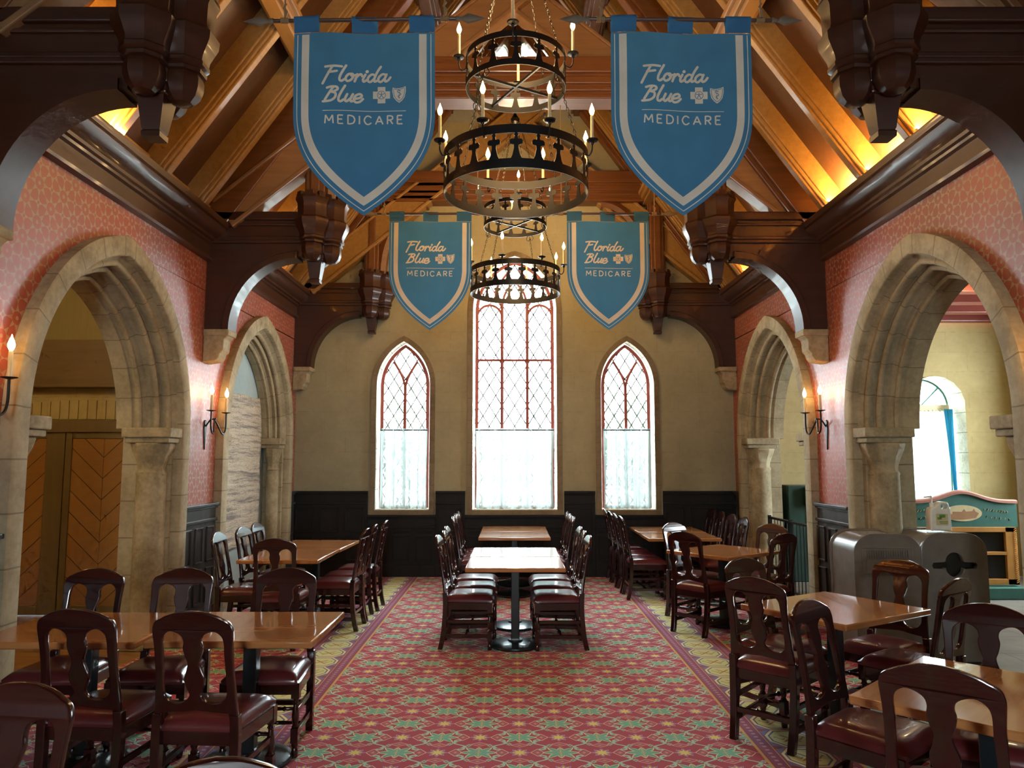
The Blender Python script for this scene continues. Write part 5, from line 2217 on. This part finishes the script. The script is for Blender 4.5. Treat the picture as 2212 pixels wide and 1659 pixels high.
    mb.face([mb.vert((cx + px, 0, cz + pz)) for px, pz in ((-a_, -b_), (-b_, -b_), (-b_, b_), (-a_, b_))])
    mb.face([mb.vert((cx + px, 0, cz + pz)) for px, pz in ((b_, -b_), (a_, -b_), (a_, b_), (b_, b_))])
    sx, sz = .213, -.484
    sh = [(-.040, .046), (-.02, .040), (0, .040), (.02, .044), (.040, .052), (.041, .02), (.033, -.018), (.017, -.040), (0, -.053), (-.017, -.040), (-.034, -.018), (-.042, .02)]
    mb.face([mb.vert((sx + px, 0, sz + pz)) for px, pz in sh])
    place(mb, -.0025)
    em = mb.build('emblems', M['banner_cream'], cl, smooth=0)
    mb = MB()
    ribbon(mb, [(cx + .0245 * math.cos(R(t)), cz + .0245 * math.sin(R(t))) for t in range(0, 360, 24)], .003, 0, closed=True)
    for pl in ([(0, .017), (0, .0)], [(-.018, .008), (0, .004), (.018, .008)], [(0, .0), (-.012, -.019)], [(0, .0), (.012, -.019)]):
        ribbon(mb, [(cx + px, cz + pz) for px, pz in pl], .0036, 0)
    ribbon(mb, [(sx + px * .80, sz + pz * .80) for px, pz in sh], .003, 0, closed=True, n=2)
    ribbon(mb, [(sx + px, sz + pz) for px, pz in ((.010, .022), (-.006, .026), (-.010, .016), (.006, .008), (.009, -.002), (-.004, -.008), (-.005, -.016), (.004, -.022))], .0038, 0)
    ribbon(mb, [(sx, sz + .028), (sx, sz - .028)], .0022, 0)
    place(mb, -.0042)
    mb.build('emblem_drawing', M['banner_blue'], em, smooth=0)
    return root


def make_pole(dx0, dx1):
    root = empty('banner_pole')
    mb = MB(); mb.tube([(-.56, 0, 0), (.56, 0, 0)], .0125, 10)
    mb.build('pole_shaft', M['pole'], root)
    for s_ in (-1, 1):
        mb = MB()
        mb.lathe([(.0, 0), (.018, .01), (.020, .02), (.012, .04), (.016, .055), (.034, .085), (.022, .13), (.0, .20)], (0, 0, 0), 8, sy=.45, caps=False)
        o = mb.build('spearhead', M['spear'], root)
        o.location = (s_ * .55, 0, 0)
        o.rotation_euler = (0, R(90 * s_), 0)
    for s_ in (-1, 1):
        mb = MB()
        x = s_ * .49
        mb.tube([(x, 0, .01), (x + .004, 0, .3), (x, 0, .8), (x - .003, 0, 1.19)], .0055, 6)
        for k in range(5):
            mb.lathe([(.016, -.006), (.020, 0), (.016, .006)], (0, 0, 0), 8)
            q = len(mb.v) - 24
            for j in range(q, q + 24):
                vx, vy, vz = mb.v[j]
                mb.v[j] = (x - .02 + k * .010 + vz, vy, vx)
        mb.tube([(x + .0, 0, .01), (x + .012, 0, .06), (x - .006, 0, .085), (x + .010, 0, .11)], .008, 6)
        mb.build('rope_tie', M['rope'], root)
    return root


b0 = make_banner(.6, .0)
p0 = make_pole(0, 0)
BN = [(-1.385 + .0, 4.40, 4.375, 'large blue banner with cream lettering hanging on the left, nearer pair', .6, .016),
      (.0, 0, 0, '', 0, 0)]
specs = [(-.905, 4.36, 4.385, 'large blue hanging banner with cream border, near left of the chandelier', .0, 'dark pole with spearhead ends carrying the large left banner', -.8),
         (1.035, 4.36, 4.385, 'large blue hanging banner with cream border, near right of the chandelier', 0., 'dark pole with spearhead ends carrying the large right banner', .4),
         (-.855, 7.66, 4.265, 'smaller-looking blue banner farther back, left of the second chandelier', 0., 'pole carrying the far left banner', -.1),
         (1.005, 7.66, 4.265, 'smaller-looking blue banner farther back, right of the second chandelier', 0., 'pole carrying the far right banner', .1)]
for k, (x, y, z, lab, _, plab, rt) in enumerate(specs):
    bo = b0 if k == 0 else copy_tree(b0)
    po = p0 if k == 0 else copy_tree(p0)
    bo.location = (x, y, z)
    po.location = (x, y, z)
    bo.rotation_euler = (0, R(rt), 0)
    po.rotation_euler = (0, R(rt), 0)
    tag(bo, lab, 'banner', 'blue hanging banners')
    tag(po, plab, 'pole', 'banner poles')

# ------------------------------------------------------------------ outside
mb = MB(); mb.box2((-30, YB + .6, -.6), (30, 45, -.5))
struct(mb.build('ground', M['paving'], smooth=0))
def tree(x, y, h, r, label, seed):
    root = empty('garden_tree', (x, y, -.5), 0, label, 'tree', 'trees outside the windows')
    rnd = random.Random(seed)
    mb = MB(); mb.tube([(0, 0, 0), (.05, 0, h * .3), (0, .1, h * .6)], [.14, .11, .06], 8)
    mb.build('trunk', M['bark'], root)
    mb = MB()
    for k in range(1500):
        a = rnd.uniform(0, 6.283); b = rnd.uniform(-1, 1); q = rnd.uniform(.5, 1) * r
        c = Vector((q * math.cos(a) * math.sqrt(1 - b * b), q * math.sin(a) * math.sqrt(1 - b * b), h * .72 + q * b * 1.2))
        s_ = rnd.uniform(.03, .085)
        ax = Matrix.Rotation(rnd.uniform(0, 6), 3, Vector((rnd.random(), rnd.random(), rnd.random())).normalized())
        ids = [mb.vert(c + ax @ Vector(p) * s_) for p in ((-1, 0, 0), (0, -.5, .1), (1, 0, 0), (0, .5, .1))]
        mb.face(ids)
    mb.build('foliage', M['foliage'], root, smooth=0)
tree(-1.9, 17.5, 3.6, 1.3, 'leafy tree outside, seen through the left lancet window', 1)
tree(1.6, 19.5, 4.4, 1.5, 'leafy tree outside, seen through the right panes of the middle window', 2)
tree(2.7, 16.5, 3.4, 1.1, 'leafy tree outside, seen through the right lancet window', 3)
